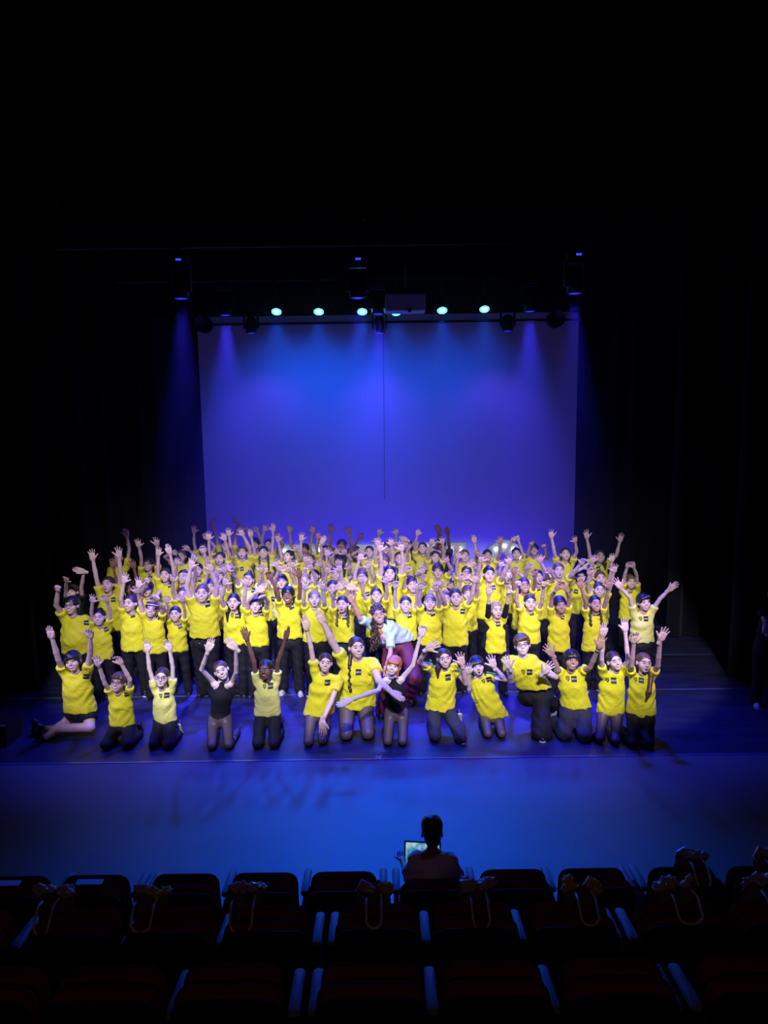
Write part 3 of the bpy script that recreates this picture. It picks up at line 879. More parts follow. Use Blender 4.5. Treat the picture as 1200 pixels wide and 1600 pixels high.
    if g('stripe'):
        Hp, Kn, A, toe = legs[1]; off = np.array([knr + e * 1.5, 0, 0]) * 1.08
        pth = [Hp + off * 1.35, (Hp + Kn) / 2 + off * 1.2 + np.array([.0, 0, 0]), Kn + off, (Kn + A) / 2 + off, A + off]
        V, Q = gtube(pth, .006, 6); link('trouser_stripe', qmesh('trouser_stripe', V - root, Q), tr, [M_SOLE])
    # ---------------- shoes
    sk_ = g('shoes', 'black' if rng.random() < .7 else 'black_white')
    if sk_ != 'none':
        for Hp, Kn, A, toe in legs:
            s_ = link('shoe', shoe_t(sk_), body); k_ = .86 * (gs ** .7)
            s_.scale = (k_, k_, k_)
            if kneel or g('lieshoe'):
                # foot lies with the toes pointing back
                s_.rotation_euler = (math.radians(-78) , 0, math.atan2(toe[1], toe[0]) - math.pi / 2 + math.pi) if False else (math.radians(75), 0, math.atan2(toe[0], -toe[1]) + 0)
                s_.rotation_euler = Euler((math.radians(62), 0, math.atan2(toe[1], toe[0]) + math.pi / 2), 'XYZ')
                s_.location = Vector(A + toe * .03) - Vector(root); s_.location.z = .155 * k_
            else:
                s_.rotation_euler = (0, 0, math.atan2(toe[1], toe[0]) + math.pi / 2)
                s_.location = Vector((A[0], A[1], 0)) - Vector(root)
                s_.location.z = 0.001
    # ---------------- small accessories
    if g('glasses'):
        pl = []
        for s in (-1, 1):
            n = 14; ring = [(s*.031 + .021*math.cos(t), -.100, .009 + .0165*math.sin(t)) for t in np.linspace(0, 2*math.pi, n)]
            pl.append((*gtube(ring, .0026, 5, False), 0)); pl.append((*gtube([(s*.052, -.099, .013), (s*.078, -.05, .012), (s*.080, .0, .006)], .0024, 5), 0))
        pl.append((*gtube([(-.012, -.101, .013), (0, -.104, .015), (.012, -.101, .013)], .0024, 5), 0))
        V, Q, _ = join(pl); go = link('glasses', qmesh('glasses', xf(V * hs, RH, Hc) - root, Q), body, [M_SPEC])
    if g('headband'):
        n = 16; ring = [(.084*math.cos(t), .02+.100*math.sin(t), .052 - .018*math.sin(t)) for t in np.linspace(math.pi, 2*math.pi, n)]
        V, Q = gtube(ring, .008, 6); link('headband', qmesh('headband', xf(V * hs, RH, Hc) - root, Q), body, [M_SOLE])
    for i, k_ in enumerate(('Lband', 'Rband')):
        if g(k_):
            side, S, E, W, hd, kind, pn = arms[i]; a_ = nrm(np.cross(hd, [0, 1, 0])); b_ = np.cross(hd, a_); c0 = W - hd * .015
            r_ = wr * 1.12; ring = [c0 + r_ * (math.cos(t) * a_ + math.sin(t) * b_) for t in np.linspace(0, 2*math.pi, 13)]
            V, Q = gtube(ring, .006, 6, False); link('wristband', qmesh('wristband', V - root, Q), body, [M_BAND])
    if g('jacket'):
        f = Field(lo2, hi2, .017)
        for side, S, E, W, hd, kind, pn in arms:
            f.cap(S, E, ar * 1.6, fr_ * 1.55, .03); f.cap(E, W - hd * .01, fr_ * 1.55, wr * 1.5, .012)
        for s in (-1, 1):
            f.cap(N + sh * s * sw * .8 - ax * .05, B + sh * s * (hemw * .98) + np.array([0, .02, .08]), .050, .045, .03)
        f.cap(C + np.array([0, .075, 0]), B + np.array([0, .07, .1]), tk * .9, tk * .9, .03, sy=.35)
        V, Q = f.mesh(); link('jacket', qmesh('jacket', V - root, Q), body, [SHIRTM['black']])
    return body, dict(N=N, P=P, H=Hc, root=root, arms=arms, legs=legs)
HAZE = 0.013
# ---------------------------------------------------------------- structure: floors, walls, drapes, screen
def plane_struct(name, lo, hi, m, axis='z'):
    c = [(lo[i] + hi[i]) / 2 for i in range(3)]; s = [max(.02, hi[i] - lo[i]) for i in range(3)]
    V, Q = gbox(c, s); o = link(name, qmesh(name, V, Q, smooth=False), None, [m]); o['kind'] = 'structure'; return o
MAT_EDGE = atZ(600, 1187, 0)[1]
M_FLOOR = mat('grey_painted_floor', (0.105, 0.11, 0.13), 0.55, 0.4, var=(1.1, (0.125, 0.13, 0.15)), bump=(5, 0.08))
def mat_vinyl():
    m = bpy.data.materials.new('black_dance_vinyl'); m.use_nodes = True; nt = m.node_tree; b = nt.nodes['Principled BSDF']
    b.inputs['Specular IOR Level'].default_value = 0.5
    tc = nt.nodes.new('ShaderNodeTexCoord'); mp = nt.nodes.new('ShaderNodeMapping'); mp.inputs['Scale'].default_value = (.6, 3.0, 1)
    n = nt.nodes.new('ShaderNodeTexNoise'); n.inputs['Scale'].default_value = 2.4; n.inputs['Detail'].default_value = 6
    r = nt.nodes.new('ShaderNodeValToRGB'); r.color_ramp.elements[0].position = .3; r.color_ramp.elements[1].position = .75
    r.color_ramp.elements[0].color = (.014, .015, .040, 1); r.color_ramp.elements[1].color = (.032, .034, .080, 1)
    q = nt.nodes.new('ShaderNodeMapRange'); q.inputs['To Min'].default_value = .30; q.inputs['To Max'].default_value = .52
    nt.links.new(tc.outputs['Object'], mp.inputs['Vector']); nt.links.new(mp.outputs['Vector'], n.inputs['Vector'])
    nt.links.new(n.outputs['Fac'], r.inputs['Fac']); nt.links.new(r.outputs['Color'], b.inputs['Base Color'])
    nt.links.new(n.outputs['Fac'], q.inputs['Value']); nt.links.new(q.outputs['Result'], b.inputs['Roughness'])
    return m
M_VINYL = mat_vinyl()
M_DRAPE = mat('black_drape', (0.010, 0.010, 0.013), 0.95, 0.05, sheen=0.10)
M_WALLB = mat('black_wall', (0.012, 0.012, 0.015), 0.9, 0.2)
floor = plane_struct('floor', (-9, 3.9, -.10), (9, 17, 0.0), M_FLOOR)
WX = 7.4
plane_struct('wall_left', (-WX - .2, -3, -.1), (-WX, 16.6, 10), M_WALLB)
plane_struct('wall_right', (WX, -3, -.1), (WX + .2, 16.6, 10), M_WALLB)
plane_struct('wall_back', (-WX, 16.4, -.1), (WX, 16.6, 10), M_WALLB)
plane_struct('ceiling', (-WX, -3, 9.6), (WX, 16.6, 9.8), M_WALLB)
plane_struct('wall_front', (-WX, -3.2, -.1), (WX, -3, 10), M_WALLB)

# dance mat in strips laid side to side, taped seams
mt = empty('dance_mat', (0, MAT_EDGE, 0)); tag(mt, 'black vinyl dance mat laid in wide strips over the stage floor', 'dance mat')
ys = [MAT_EDGE, atZ(600, 1084, 0)[1], 11.75, 13.3, 14.9]
for i in range(4):
    V, Q = gbox((0, (ys[i] + ys[i+1]) / 2 - MAT_EDGE, .003), (13.6, ys[i+1] - ys[i] - .006, .004))
    link('mat_strip', qmesh('mat_strip', V, Q, smooth=False), mt, [M_VINYL])
M_TAPE = mat('clear_blue_tape', (0.10, 0.13, 0.28), 0.25, 0.8)
for i in range(4):
    V, Q = gbox((0, ys[i] - MAT_EDGE + (0.0 if i else .012), .0060), (13.6, .030, .0010))
    link('seam_tape', qmesh('seam_tape', V, Q, smooth=False), mt, [M_TAPE])
# spike marks
M_SPIKE = mat('white_tape', (0.75, 0.75, 0.75), 0.6)
p = atZ(591, 1184, 0); sm = empty('tape_mark', (p[0], p[1], .0075)); tag(sm, 'small white tape cross on the mat edge below the kneeling dancers', 'tape mark')
for a in (0.7, -0.9):
    V, Q = gbox((0, 0, 0), (.10, .018, .001), rotm('Z', math.degrees(a))); link('tape_strip', qmesh('tape_strip', V, Q, smooth=False), sm, [M_SPIKE])
for (u, v, lab) in ((724, 1163, 'tiny white tape mark in front of the woman with the side ponytail'),):
    p = atZ(u, v, 0); V, Q = gbox((0, 0, 0), (.045, .03, .001), rotm('Z', 20)); o = link('tape_mark', qmesh('tape_mark', V, Q, smooth=False), None, [M_SPIKE])
    o.location = (p[0], p[1], .0075); tag(o, lab, 'tape mark')

# projection screen
SY = 15.35
TL, TR = atY(307, 508, SY), atY(905, 499, SY); zt = (TL[2] + TR[2]) / 2
M_SCREEN = mat('white_screen_cloth', (0.62, 0.62, 0.66), 0.9, 0.1, var=(1.2, (0.60, 0.60, 0.64)))
scr = empty('projection_screen', (0, SY, .3)); tag(scr, 'large pale projection screen lit blue and violet behind the group', 'screen')
x0, x1 = atY(308, 506, SY)[0], atY(904, 500, SY)[0]
V, Q = gbox(((x0+x1)/2, 0, (zt+.3)/2 - .3 + .15), (x1-x0, .02, zt-.3)); link('screen_cloth', qmesh('screen_cloth', V, Q, smooth=False), scr, [M_SCREEN])
V, Q = gtube([(x0-.05, 0, zt-.3), (x1+.05, 0, zt-.3)], .028, 8); link('top_rail', qmesh('top_rail', V, Q), scr, [M_BLACK])
V, Q = gtube([(x0, 0, 0), (x1, 0, 0)], .022, 8); link('bottom_rail', qmesh('bottom_rail', V, Q), scr, [M_BLACK])
for x_ in (x0 + .4, x1 - .4):
    V, Q = gtube([(x_, 0, zt - .3), (x_, 0, 9.3)], .006, 5); link('hanger_wire', qmesh('hanger_wire', V, Q), scr, [M_BLACK])
# thin centre cable in front of it
q0, q1 = atY(599, 505, SY - .1), atY(601, 780, SY - .1)
V, Q = gtube([(0, 0, 9.6 - q0[2]), (0, 0, 0), q1 - q0], .0045, 5); o = link('hanging_cable', qmesh('hanging_cable', V, Q), None, [M_BLACK]); o.location = q0
tag(o, 'thin dark cable hanging down in front of the screen centre', 'cable')

def drape(name, xa, xb, Y, z0, z1, label, amp=.07, wl=.34, seed=0, rot=0.0, cat='curtain', group='black stage drapes'):
    n = max(8, int(abs(xb - xa) / .05)); m = 14
    rs = random.Random(seed); ph = rs.uniform(0, 6)
    V = np.zeros((n + 1, m + 1, 3))
    for i in range(n + 1):
        x = xa + (xb - xa) * i / n
        for j in range(m + 1):
            z = z0 + (z1 - z0) * j / m
            a = amp * (1 - .25 * j / m)
            y = a * math.sin(2*math.pi*x/wl + ph + .5*math.sin(x*3+ph) + .15*math.sin(z*.9+x)) + .4*a*math.sin(2*math.pi*x/(wl*2.7) + ph*2)
            V[i, j] = (x - xa, y, z - z0)
    W = V.copy(); W[:, :, 1] += .012
    P = np.concatenate([V.reshape(-1, 3), W.reshape(-1, 3)]); N_ = (n+1)*(m+1)
    Q = []
    for i in range(n):
        for j in range(m):
            a = i*(m+1)+j; Q.append((a, a+m+1, a+m+2, a+1)); Q.append((a+N_, a+1+N_, a+m+2+N_, a+m+1+N_))
    for j in range(m):
        a = j; Q.append((a, a+1, a+1+N_, a+N_)); a = n*(m+1)+j; Q.append((a, a+N_, a+1+N_, a+1))
    o = link(name, qmesh(name, P, Q), None, [M_DRAPE]); o.location = (xa, Y, z0); o.rotation_euler = (0, 0, rot)
    tag(o, label, cat, group); return o
drape('stage_curtain', -7.3, 7.3, 15.75, .02, 8.6, 'black back drape across the full width behind the screen', seed=1)
drape('stage_curtain', -7.3, -4.25, 14.7, .02, 8.6, 'black side drape nearest the left edge of the screen', seed=2)
drape('stage_curtain', 4.25, 7.3, 14.7, .02, 8.6, 'black side drape nearest the right edge of the screen', seed=3)
drape('stage_curtain', -7.3, -5.0, 12.7, .02, 8.6, 'black side drape left of the group, middle one of three', seed=4)
drape('stage_curtain', 5.0, 7.3, 12.7, .02, 8.6, 'black side drape right of the group, middle one of three', seed=5)
drape('stage_curtain', -7.3, -5.15, 10.6, .02, 8.6, 'black side drape on the left nearest the audience', seed=6)
drape('stage_curtain', 5.15, 7.3, 10.6, .02, 8.6, 'black side drape on the right nearest the audience', seed=7)
bz = atY(600, 487, 13.75)[2]
drape('overhead_border', -7.3, 7.3, 13.85, bz, 9.4, 'black overhead border drape hanging behind the row of cyan lamps', seed=8, amp=.04, group='overhead border drapes')
drape('overhead_border', -7.3, 7.3, 9.6, atY(600, 330, 9.6)[2], 9.4, 'black overhead border drape nearest the audience', seed=9, amp=.04, group='overhead border drapes')

# ---------------------------------------------------------------- lit letters behind the group
M_LETW = mat('white_letter_face', (0.50, 0.56, 0.60), 0.5)
M_BULB = mat('warm_bulb', (1, 1, 1), 0.3, emit=(0.85, 0.92, 1.0), es=14)
LY = 14.35
def letter(kind, u0, u1, v, label):
    a, b = atY(u0, v, LY), atY(u1, v, LY); W = b[0] - a[0]; Hh = a[2]; cx = (a[0] + b[0]) / 2
    r = empty('marquee_letter', (cx, LY, 0)); tag(r, label, 'lit letter', 'big lit letters standing behind the group')
    t = .24; pts = []
    if kind == 'O':
        n = 40; Vv = []; 
        for k in range(n):
            an = 2*math.pi*k/n
            for rr in (1, 1 - t*2/W):
                for y in (-.09, .09):
                    Vv.append((W/2*rr*math.sin(an), y, Hh/2 + (Hh/2*rr if rr == 1 else (Hh/2 - t))*math.cos(an)))
        Q = []
        for k in range(n):
            c, d = 4*k, 4*((k+1) % n)
            Q += [(c, d, d+2, c+2), (c+1, c+3, d+3, d+1), (c, c+1, d+1, d), (c+2, d+2, d+3, c+3)]
        link('letter_body', qmesh('letter_body', np.array(Vv), np.array(Q), smooth=False), r, [M_LETW])
        pts = [((W/2 - t/2)*math.sin(2*math.pi*k/14), Hh/2 + (Hh/2 - t/2)*math.cos(2*math.pi*k/14)) for k in range(14)]
    else:
        bars = {'T': [((0, Hh - t/2), (W, t)), ((0, (Hh-t)/2), (t, Hh - t))],
                'E': [((0, Hh - t/2), (W, t)), ((0, t/2), (W, t)), ((-.05, Hh/2), (W - .1, t)), ((-W/2 + t/2, Hh/2), (t, Hh - 2*t))]}[kind]
        L_ = []
        for (x, z), (w_, h_) in bars: L_.append((*gbox((x, 0, z), (w_, .18, h_)), 0))
        V, Q, _ = join(L_); link('letter_body', qmesh('letter_body', V, Q, smooth=False), r, [M_LETW])
        pts = [(-W/2 + .12 + k*(W-.24)/4, Hh - t/2) for k in range(5)]
        if kind == 'T': pts += [(0, Hh - t - .15 - .25*k) for k in range(4)]
        else: pts += [(-W/2 + .12, Hh - t - .15 - .25*k) for k in range(4)]
    for x, z in pts:
        V, Q = gball((x, -.115, z), (.022, .022, .022), 2); link('bulb', qmesh('bulb', V, Q), r, [M_BULB])
letter('E', 436, 508, 850, 'flat-topped white letter with bulbs behind the dancers left of centre')
letter('T', 552, 632, 850, 'flat-topped white letter with bulbs behind the man in black')
letter('T', 645, 728, 848, 'flat-topped white letter whose bar ends beside the stocky dancer')
letter('O', 747, 828, 843, 'round white letter with bright bulbs behind the dancers right of centre')

# ---------------------------------------------------------------- rig
def pipe(x0, x1, Y, z, label):
    V, Q = gtube([(x0, 0, 0), (x1, 0, 0)], .024, 8); o = link('lighting_bar', qmesh('lighting_bar', V, Q), None, [M_BLACK]); o.location = (0, Y, z)
    for hx_ in (-3.4, 0.35, 3.4):
        V, Q = gtube([(hx_, 0, 0), (hx_, 0, 9.6 - z)], .006, 5); link('hanger_wire', qmesh('hanger_wire', V, Q), o, [M_BLACK])
    tag(o, label, 'lighting bar', 'overhead lighting bars'); return o
M_CYANLENS = mat('cyan_lit_lens', (0.1, 0.3, 0.4), 0.3, emit=(0.02, 0.55, 1.0), es=14)
M_CYANCORE = mat('cyan_lit_core', (0.1, 0.3, 0.4), 0.3, emit=(0.25, 1.0, 0.9), es=22)
M_BLUELENS = mat('blue_lit_lens', (0.02, 0.02, 0.3), 0.3, emit=(0.02, 0.02, 1.0), es=1.6)
M_BLUEDOT = mat('blue_display', (0.02, 0.02, 0.3), 0.3, emit=(0.05, 0.05, 1.0), es=1.2)
zl = atY(600, 487, LED_Y)[2]
ZP1 = atY(600, 462, 11.4)[2] + .74; ZP2 = zl + .56; ZP3 = atY(600, 520, 14.4)[2] + .56
pipe(-4.6, 4.6, LED_Y, ZP2, 'black bar carrying the row of cyan lamps above the screen')
pipe(-4.8, 4.8, 11.4, ZP1, 'black bar carrying the large blue moving heads, nearest the audience')
pipe(-4.6, 4.6, 14.4, ZP3, 'black bar just in front of the screen top')
def led_par(u, v, label):
    p = atY(u, v, LED_Y); r = empty('led_lamp', p); tag(r, label, 'stage lamp', 'cyan lamps in a row above the screen')
    Rx = rotm('X', -38)
    V, Q = glathe([(.0, .20), (.06, .20), (.085, .16), (.095, .02), (.100, -.01), (.088, -.012), (.085, .0)], 18); V = V @ Rx.T
    link('lamp_housing', qmesh('lamp_housing', V, Q), r, [M_BLACK])
    V, Q = glathe([(.086, .002), (.040, -.004), (.038, -.004)], 18); V = V @ Rx.T; l = link('lens', qmesh('lens', V, Q), r, [M_CYANLENS])
    V, Q = glathe([(.042, -.005), (.02, -.008), (.0005, -.010)], 12); V = V @ Rx.T; link('lens_core', qmesh('lens_core', V, Q), l, [M_CYANCORE])
    P = [(-.115, 0, .05), (-.118, .0, .20), (-.05, 0, .27), (.05, 0, .27), (.118, 0, .20), (.115, 0, .05)]
    V, Q = gtube(P, .009, 6); link('yoke', qmesh('yoke', V, Q), r, [M_BLACK])
    hz = ZP2 - p[2] - .235; V, Q = gbox((0, 0, .26 + hz/2), (.045, .05, hz)); link('clamp', qmesh('clamp', V, Q, smooth=False), r, [M_BLACK])
nm = ['leftmost of the six', 'second from the left of the six', 'just left of the hanging middle mover', 'directly under the projector, narrower glow', 'first to the right of the projector', 'rightmost of the six']
for (u, v), t in zip(LEDS, nm): led_par(u, v, 'bright cyan lamp above the screen, ' + t)
def mover(u, v, Y, s, label, up, gap, group, zp=0):
    p = atY(u, v, Y); r = empty('moving_head_lamp', p); tag(r, label, 'stage lamp', group)
    V, Q = glathe([(.0, .34), (.07, .34), (.105, .28), (.118, .12), (.122, .0), (.105, -.012), (.100, .0)], 20); link('head', qmesh('head', V*s, Q), r, [M_BLACK])
    V, Q = glathe([(.101, .0), (.05, -.012), (.001, -.016)], 20); link('lens', qmesh('lens', V*s, Q), r, [M_BLUELENS])
    L_ = [(*gbox((x*s, 0, .26*s), (.035*s, .09*s, .34*s)), 0) for x in (-.145, .145)] + [(*gbox((0, 0, .445*s), (.325*s, .11*s, .04*s)), 0)]
    V, Q, _ = join(L_); link('yoke', qmesh('yoke', V, Q, smooth=False), r, [M_BLACK])
    V, Q = gbox((0, 0, (.465+gap/2)*s), (.26*s, .24*s, gap*s)); bs = link('base', qmesh('base', V, Q, smooth=False), r, [M_BLACK])
    tz = (.465 + gap) * s; hz = max(.02, zp - p[2] - tz + .028)
    V, Q = gbox((0, 0, tz + hz / 2), (.04, .05, hz)); link('clamp', qmesh('clamp', V, Q, smooth=False), r, [M_BLACK])
    if up:
        V, Q = gbox((.02, -.125*s, (.465 + gap*.5)*s), (.08, .006, .03)); link('display', qmesh('display', V, Q, smooth=False), bs, [M_BLUEDOT])
for (u, v, Y), t in zip(BIG, ('outside the left edge of the screen', 'left of the projector', 'outside the right edge of the screen')):
    mover(u, v, Y, 1.0, 'large blue moving head lamp ' + t, True, .14, 'large blue moving heads', ZP1)
for (u, v, Y), t in zip(MID, ('near the left end of the cyan row', 'between two cyan lamps at the middle', 'near the right end of the cyan row')):
    mover(u, v, Y, .95, 'blue lamp on the cyan lamp bar, ' + t, False, .06, 'blue lamps on the cyan lamp bar', ZP2)
for (u, v, Y), t in zip(LOW, ('left one', 'middle one', 'right one')):
    mover(u, v, Y, .88, 'low blue lamp silhouetted against the screen top, ' + t, False, .04, 'low blue lamps in front of the screen', ZP3)
# round speakers / reel ends at the top corners of the screen
for (u, v, t) in ((318, 507, 'left'), (868, 499, 'right')):
    p = atY(u, v, 15.0); V, Q = gtube([(0, -.12, 0), (0, .12, 0)], .165, 18); o = link('roller_end', qmesh('roller_end', V, Q), None, [M_BLACK]); o.location = p
    V, Q = gbox((0, 0, (9.6 - p[2]) / 2 + .08), (.03, .03, 9.6 - p[2] - .16)); link('hanger', qmesh('hanger', V, Q, smooth=False), o, [M_BLACK])
    tag(o, 'round black drum at the top %s corner of the screen' % t, 'drum')
# projector
p = atY(633, 475, 11.9); r = empty('projector', p); tag(r, 'white box projector hanging above the centre of the screen', 'projector')
M_PROJ = mat('white_projector_case', (0.42, 0.42, 0.48), 0.5)
s_ = 58 / FPX * 12.3
bevel_box('projector_case', (s_, .42, s_*.42), .015, r, M_PROJ)
V, Q, _ = join([(*gbox((-s_*.40, -.212, s_*.14), (s_*.14, .006, .022)), 0), (*gbox((s_*.36, -.212, s_*.15), (s_*.20, .006, .014)), 0), (*gbox((0, -.212, -.01), (s_*.34, .005, .006)), 0)])
link('vent_strips', qmesh('vent_strips', V, Q, smooth=False), r, [M_SOLE])
V, Q = gtube([(0, 0, s_*.2), (0, 0, 9.6 - p[2])], .022, 8); link('hanging_pole', qmesh('hanging_pole', V, Q), r, [M_BLACK])
V, Q = gbox((0, -.03, .40), (.035, .035, .34)); link('pole_sleeve', qmesh('pole_sleeve', V, Q, smooth=False), r, [mat('grey_metal', (0.2, 0.2, 0.22), 0.5)])
V, Q = gtube([(.06, -.20, -s_*.2), (.06, -.26, -s_*.2)], .03, 10); link('lens_barrel', qmesh('lens_barrel', V, Q), r, [M_BLACK])
M_DARKM = mat('dull_black_metal', (0.004, 0.004, 0.005), 0.9, 0.02)
# darker fixtures high above the audience side
for (u, v, Y, t) in ((582, 344, 8.6, 'at the centre'), (1110, 305, 8.0, 'on the right'), (72, 323, 8.0, 'on the left')):
    p = atY(u, v, Y); r = empty('profile_lamp', p); tag(r, 'unlit profile lamp hanging high in the dark %s' % t, 'stage lamp', 'unlit lamps high in the dark')
    V, Q = glathe([(.0, .26), (.075, .26), (.08, .10), (.055, .0), (.062, -.16), (.050, -.16)], 16); V = V @ rotm('X', -60).T; link('lamp_housing', qmesh('lamp_housing', V, Q), r, [M_DARKM])
    V, Q = gtube([(-.10, 0, 0), (-.10, 0, .16), (.10, 0, .16), (.10, 0, 0)], .009, 6); link('yoke', qmesh('yoke', V, Q), r, [M_BLACK])
    V, Q = gtube([(0, 0, .16), (0, 0, 9.6 - p[2])], .012, 6); link('drop_pole', qmesh('drop_pole', V, Q), r, [M_DARKM])
# stagehand things at the edges of the picture
p = atZ(2, 1122, .3); V, Q = gbox((0, 0, 0), (.55, .35, .03)); r = empty('side_platform', (p[0] - .1, p[1], 0)); tag(r, 'low dark platform with pale front edge at the left edge of the stage', 'platform')
V, Q = gbox((0, 0, .15), (.5, .4, .28)); link('platform_body', qmesh('platform_body', V, Q, smooth=False), r, [M_BLACK])
V, Q = gbox((0, -.205, .285), (.5, .012, .016)); link('edge_strip', qmesh('edge_strip', V, Q, smooth=False), r, [M_SOLE])

# ---------------------------------------------------------------- seating
M_SEATR = mat('dark_red_seat_plush', (0.16, 0.004, 0.006), 1.0, 0.0, bump=(90, 0.2))
M_SEATB = mat('black_seat_shell', (0.008, 0.006, 0.006), 0.7, 0.08)
M_ARM = mat('grey_armrest', (0.14, 0.15, 0.18), 0.6, 0.2)
rows = []     # (Y of back top, z of back top, pitch, x of block gap, ...)
def rowdef(v, D, u_gap):
    vv = (v - 800) / FPX * D
    return D * math.cos(PITCH) - vv * math.sin(PITCH), CAM[2] - vv * math.cos(PITCH) - D * math.sin(PITCH), (u_gap - 600) / FPX * D
SEATP = .526
R1, R2, R3 = rowdef(1376, 4.80, 599.5), rowdef(1432, 3.98, 494), rowdef(1531, 3.12, 458)
zf = [R[1] - .86 for R in (R1, R2, R3)]
M_TIER = mat('dark_tier_carpet', (0.012, 0.012, 0.014), 0.95, 0.1)
plane_struct('floor_tier', (-7.3, R1[0] - .62, -.1), (7.3, R1[0] + .62, zf[0]), M_TIER)
plane_struct('floor_tier', (-7.3, R2[0] - .62, -.1), (7.3, R2[0] + .14, zf[1]), M_TIER)
plane_struct('floor_tier', (-7.3, -2.9, -.1), (7.3, R3[0] + .20, zf[2]), M_TIER)
def rounded_panel(w_, h_, t_, rad, top_only=False):
    """upright panel, x-z outline with rounded corners, thickness in y, soft edges"""
    pts = []
    for cx, cz, a0 in ((w_/2-rad, h_-rad, 0), (-w_/2+rad, h_-rad, 90), (-w_/2+.02, .02, 180), (w_/2-.02, .02, 270)):
        rr = rad if cz > h_/2 else .02
        for k in range(5):
            a = math.radians(a0 + 90*k/4); pts.append((cx + rr*math.cos(a), cz + rr*math.sin(a)))
    n = len(pts); c = np.array([0, h_/2]); P = np.array(pts); V = []
    prof = [(-t_/2, .90), (-t_/2 + .008, .97), (-t_/2 + .022, 1.0), (t_/2 - .022, 1.0), (t_/2 - .008, .97), (t_/2, .90)]
    inner = []
    for y, s_ in prof:
        d = (1 - s_) * .16
        for q in P:
            v = q - c; L_ = np.linalg.norm(v); v = v * (1 - d / L_) + c; V.append((v[0], y, v[1]))
    Q = [(i*n+k, i*n+(k+1) % n, (i+1)*n+(k+1) % n, (i+1)*n+k) for i in range(len(prof)-1) for k in range(n)]
    Q = [q[::-1] for q in Q]
    for i0, y, fl in ((0, -t_/2, 1), ((len(prof)-1)*n, t_/2, 0)):
        b = len(V); V.append((0, y, h_/2))
        for k in range(0, n, 2):
            q = (b, i0+k, i0+(k+1) % n, i0+(k+2) % n); Q.append(q if fl else q[::-1])
    return np.array(V), np.array(Q)
W0 = SEATP - .055
SM = {}
V, Q = rounded_panel(W0, .62, .035, .085); SM['back_shell'] = qmesh('back_shell', V, Q)
V, Q = rounded_panel(W0 - .006, .60, .075, .085); SM['backrest'] = qmesh('backrest', V, Q)
V, Q = rounded_panel(W0 - .03, .43, .085, .075); SM['seat_cushion'] = qmesh('seat_cushion', V, Q)
f = Field((-.05, -.30, -.05), (.05, .30, .06), .010)
V, Q = rounded_panel(.052, .30, .035, .024); V = V - np.array([0, 0, .15]); V = V @ rotm('X', -90).T; SM['armrest'] = qmesh('armrest', V, Q)
V, Q = gbox((0, 0, -.27), (.035, .24, .50)); SM['side_panel'] = qmesh('side_panel', V, Q, smooth=False)
V, Q = join([(*gbox((0, 0, .19), (.06, .09, .38)), 0), (*gbox((0, .0, .010), (.22, .30, .02)), 0)])[:2]; SM['pedestal'] = qmesh('pedestal', V, Q, smooth=False)
for k, m in (('back_shell', M_SEATB), ('backrest', M_SEATR), ('seat_cushion', M_SEATR), ('armrest', M_ARM), ('side_panel', M_SEATB), ('pedestal', M_SEATB)): SM[k].materials.append(m)
def seat(x, row, zfl, occ, label, both, rown):
    r = empty('theatre_seat', (x, row[0], zfl)); tag(r, label, 'seat', 'folding theatre seats in the ' + rown)
    zt_ = row[1] - zfl
    o = link('back_shell', SM['back_shell'], r); o.location = (0, 0, zt_ - .645); o.rotation_euler = (math.radians(6), 0, 0)
    o = link('backrest', SM['backrest'], r); o.location = (0, .05, zt_ - .61); o.rotation_euler = (math.radians(6), 0, 0)
    o = link('seat_cushion', SM['seat_cushion'], r)
    if occ: o.location = (0, .10, .43); o.rotation_euler = (math.radians(-88), 0, 0)
    else: o.location = (0, .155, zt_ - .45); o.rotation_euler = (math.radians(7), 0, 0)
    for s in ((-1, 1) if both else (1,)):
        a = link('armrest', SM['armrest'], r); a.location = (s * SEATP / 2 - (.012 * s if both and s < 0 else 0), .17 + (.06 if row is R1 else 0), zt_ - (.16 if row is R1 else .20)); a.rotation_euler = (math.radians(-4), 0, 0)
        b = link('side_panel', SM['side_panel'], r); b.location = (s * SEATP / 2 - (.012 * s if both and s < 0 else 0), .17, zt_ - .20)
    o = link('pedestal', SM['pedestal'], r); o.location = (0, .08, 0)
GAP = .075
def seat_row(row, zfl, rown, lab, xmax):
    n = 0; out = []
    blk = 3 * SEATP + GAP
    for b in range(-4, 4):
        for i in range(3):
            x = row[2] + b * blk + GAP / 2 + (i + .5) * SEATP
            if abs(x) > xmax: continue
            out.append((x, i == 0))
    return sorted(out)
ORD = ['first', 'second', 'third', 'fourth', 'fifth', 'sixth', 'seventh', 'eighth', 'ninth', 'tenth', 'eleventh', 'twelfth']
for row, zfl, rown, xm in ((R1, zf[0], 'front row', 2.75), (R2, zf[1], 'middle row', 2.35), (R3, zf[2], 'back row', 1.85)):
    ss = seat_row(row, zfl, rown, '', xm)
    for i, (x, first) in enumerate(ss):
        occ = row is R1 and abs(x - .30) < .2
        lab = 'folded red theatre seat in the %s, %s from left' % ({'front row': 'row nearest the stage', 'middle row': 'second row', 'back row': 'row nearest the camera'}[rown], ORD[i])
        if occ: lab = 'red plush theatre seat on which the boy with the tablet sits'
        seat(x, row, zfl, occ, lab, first, rown)

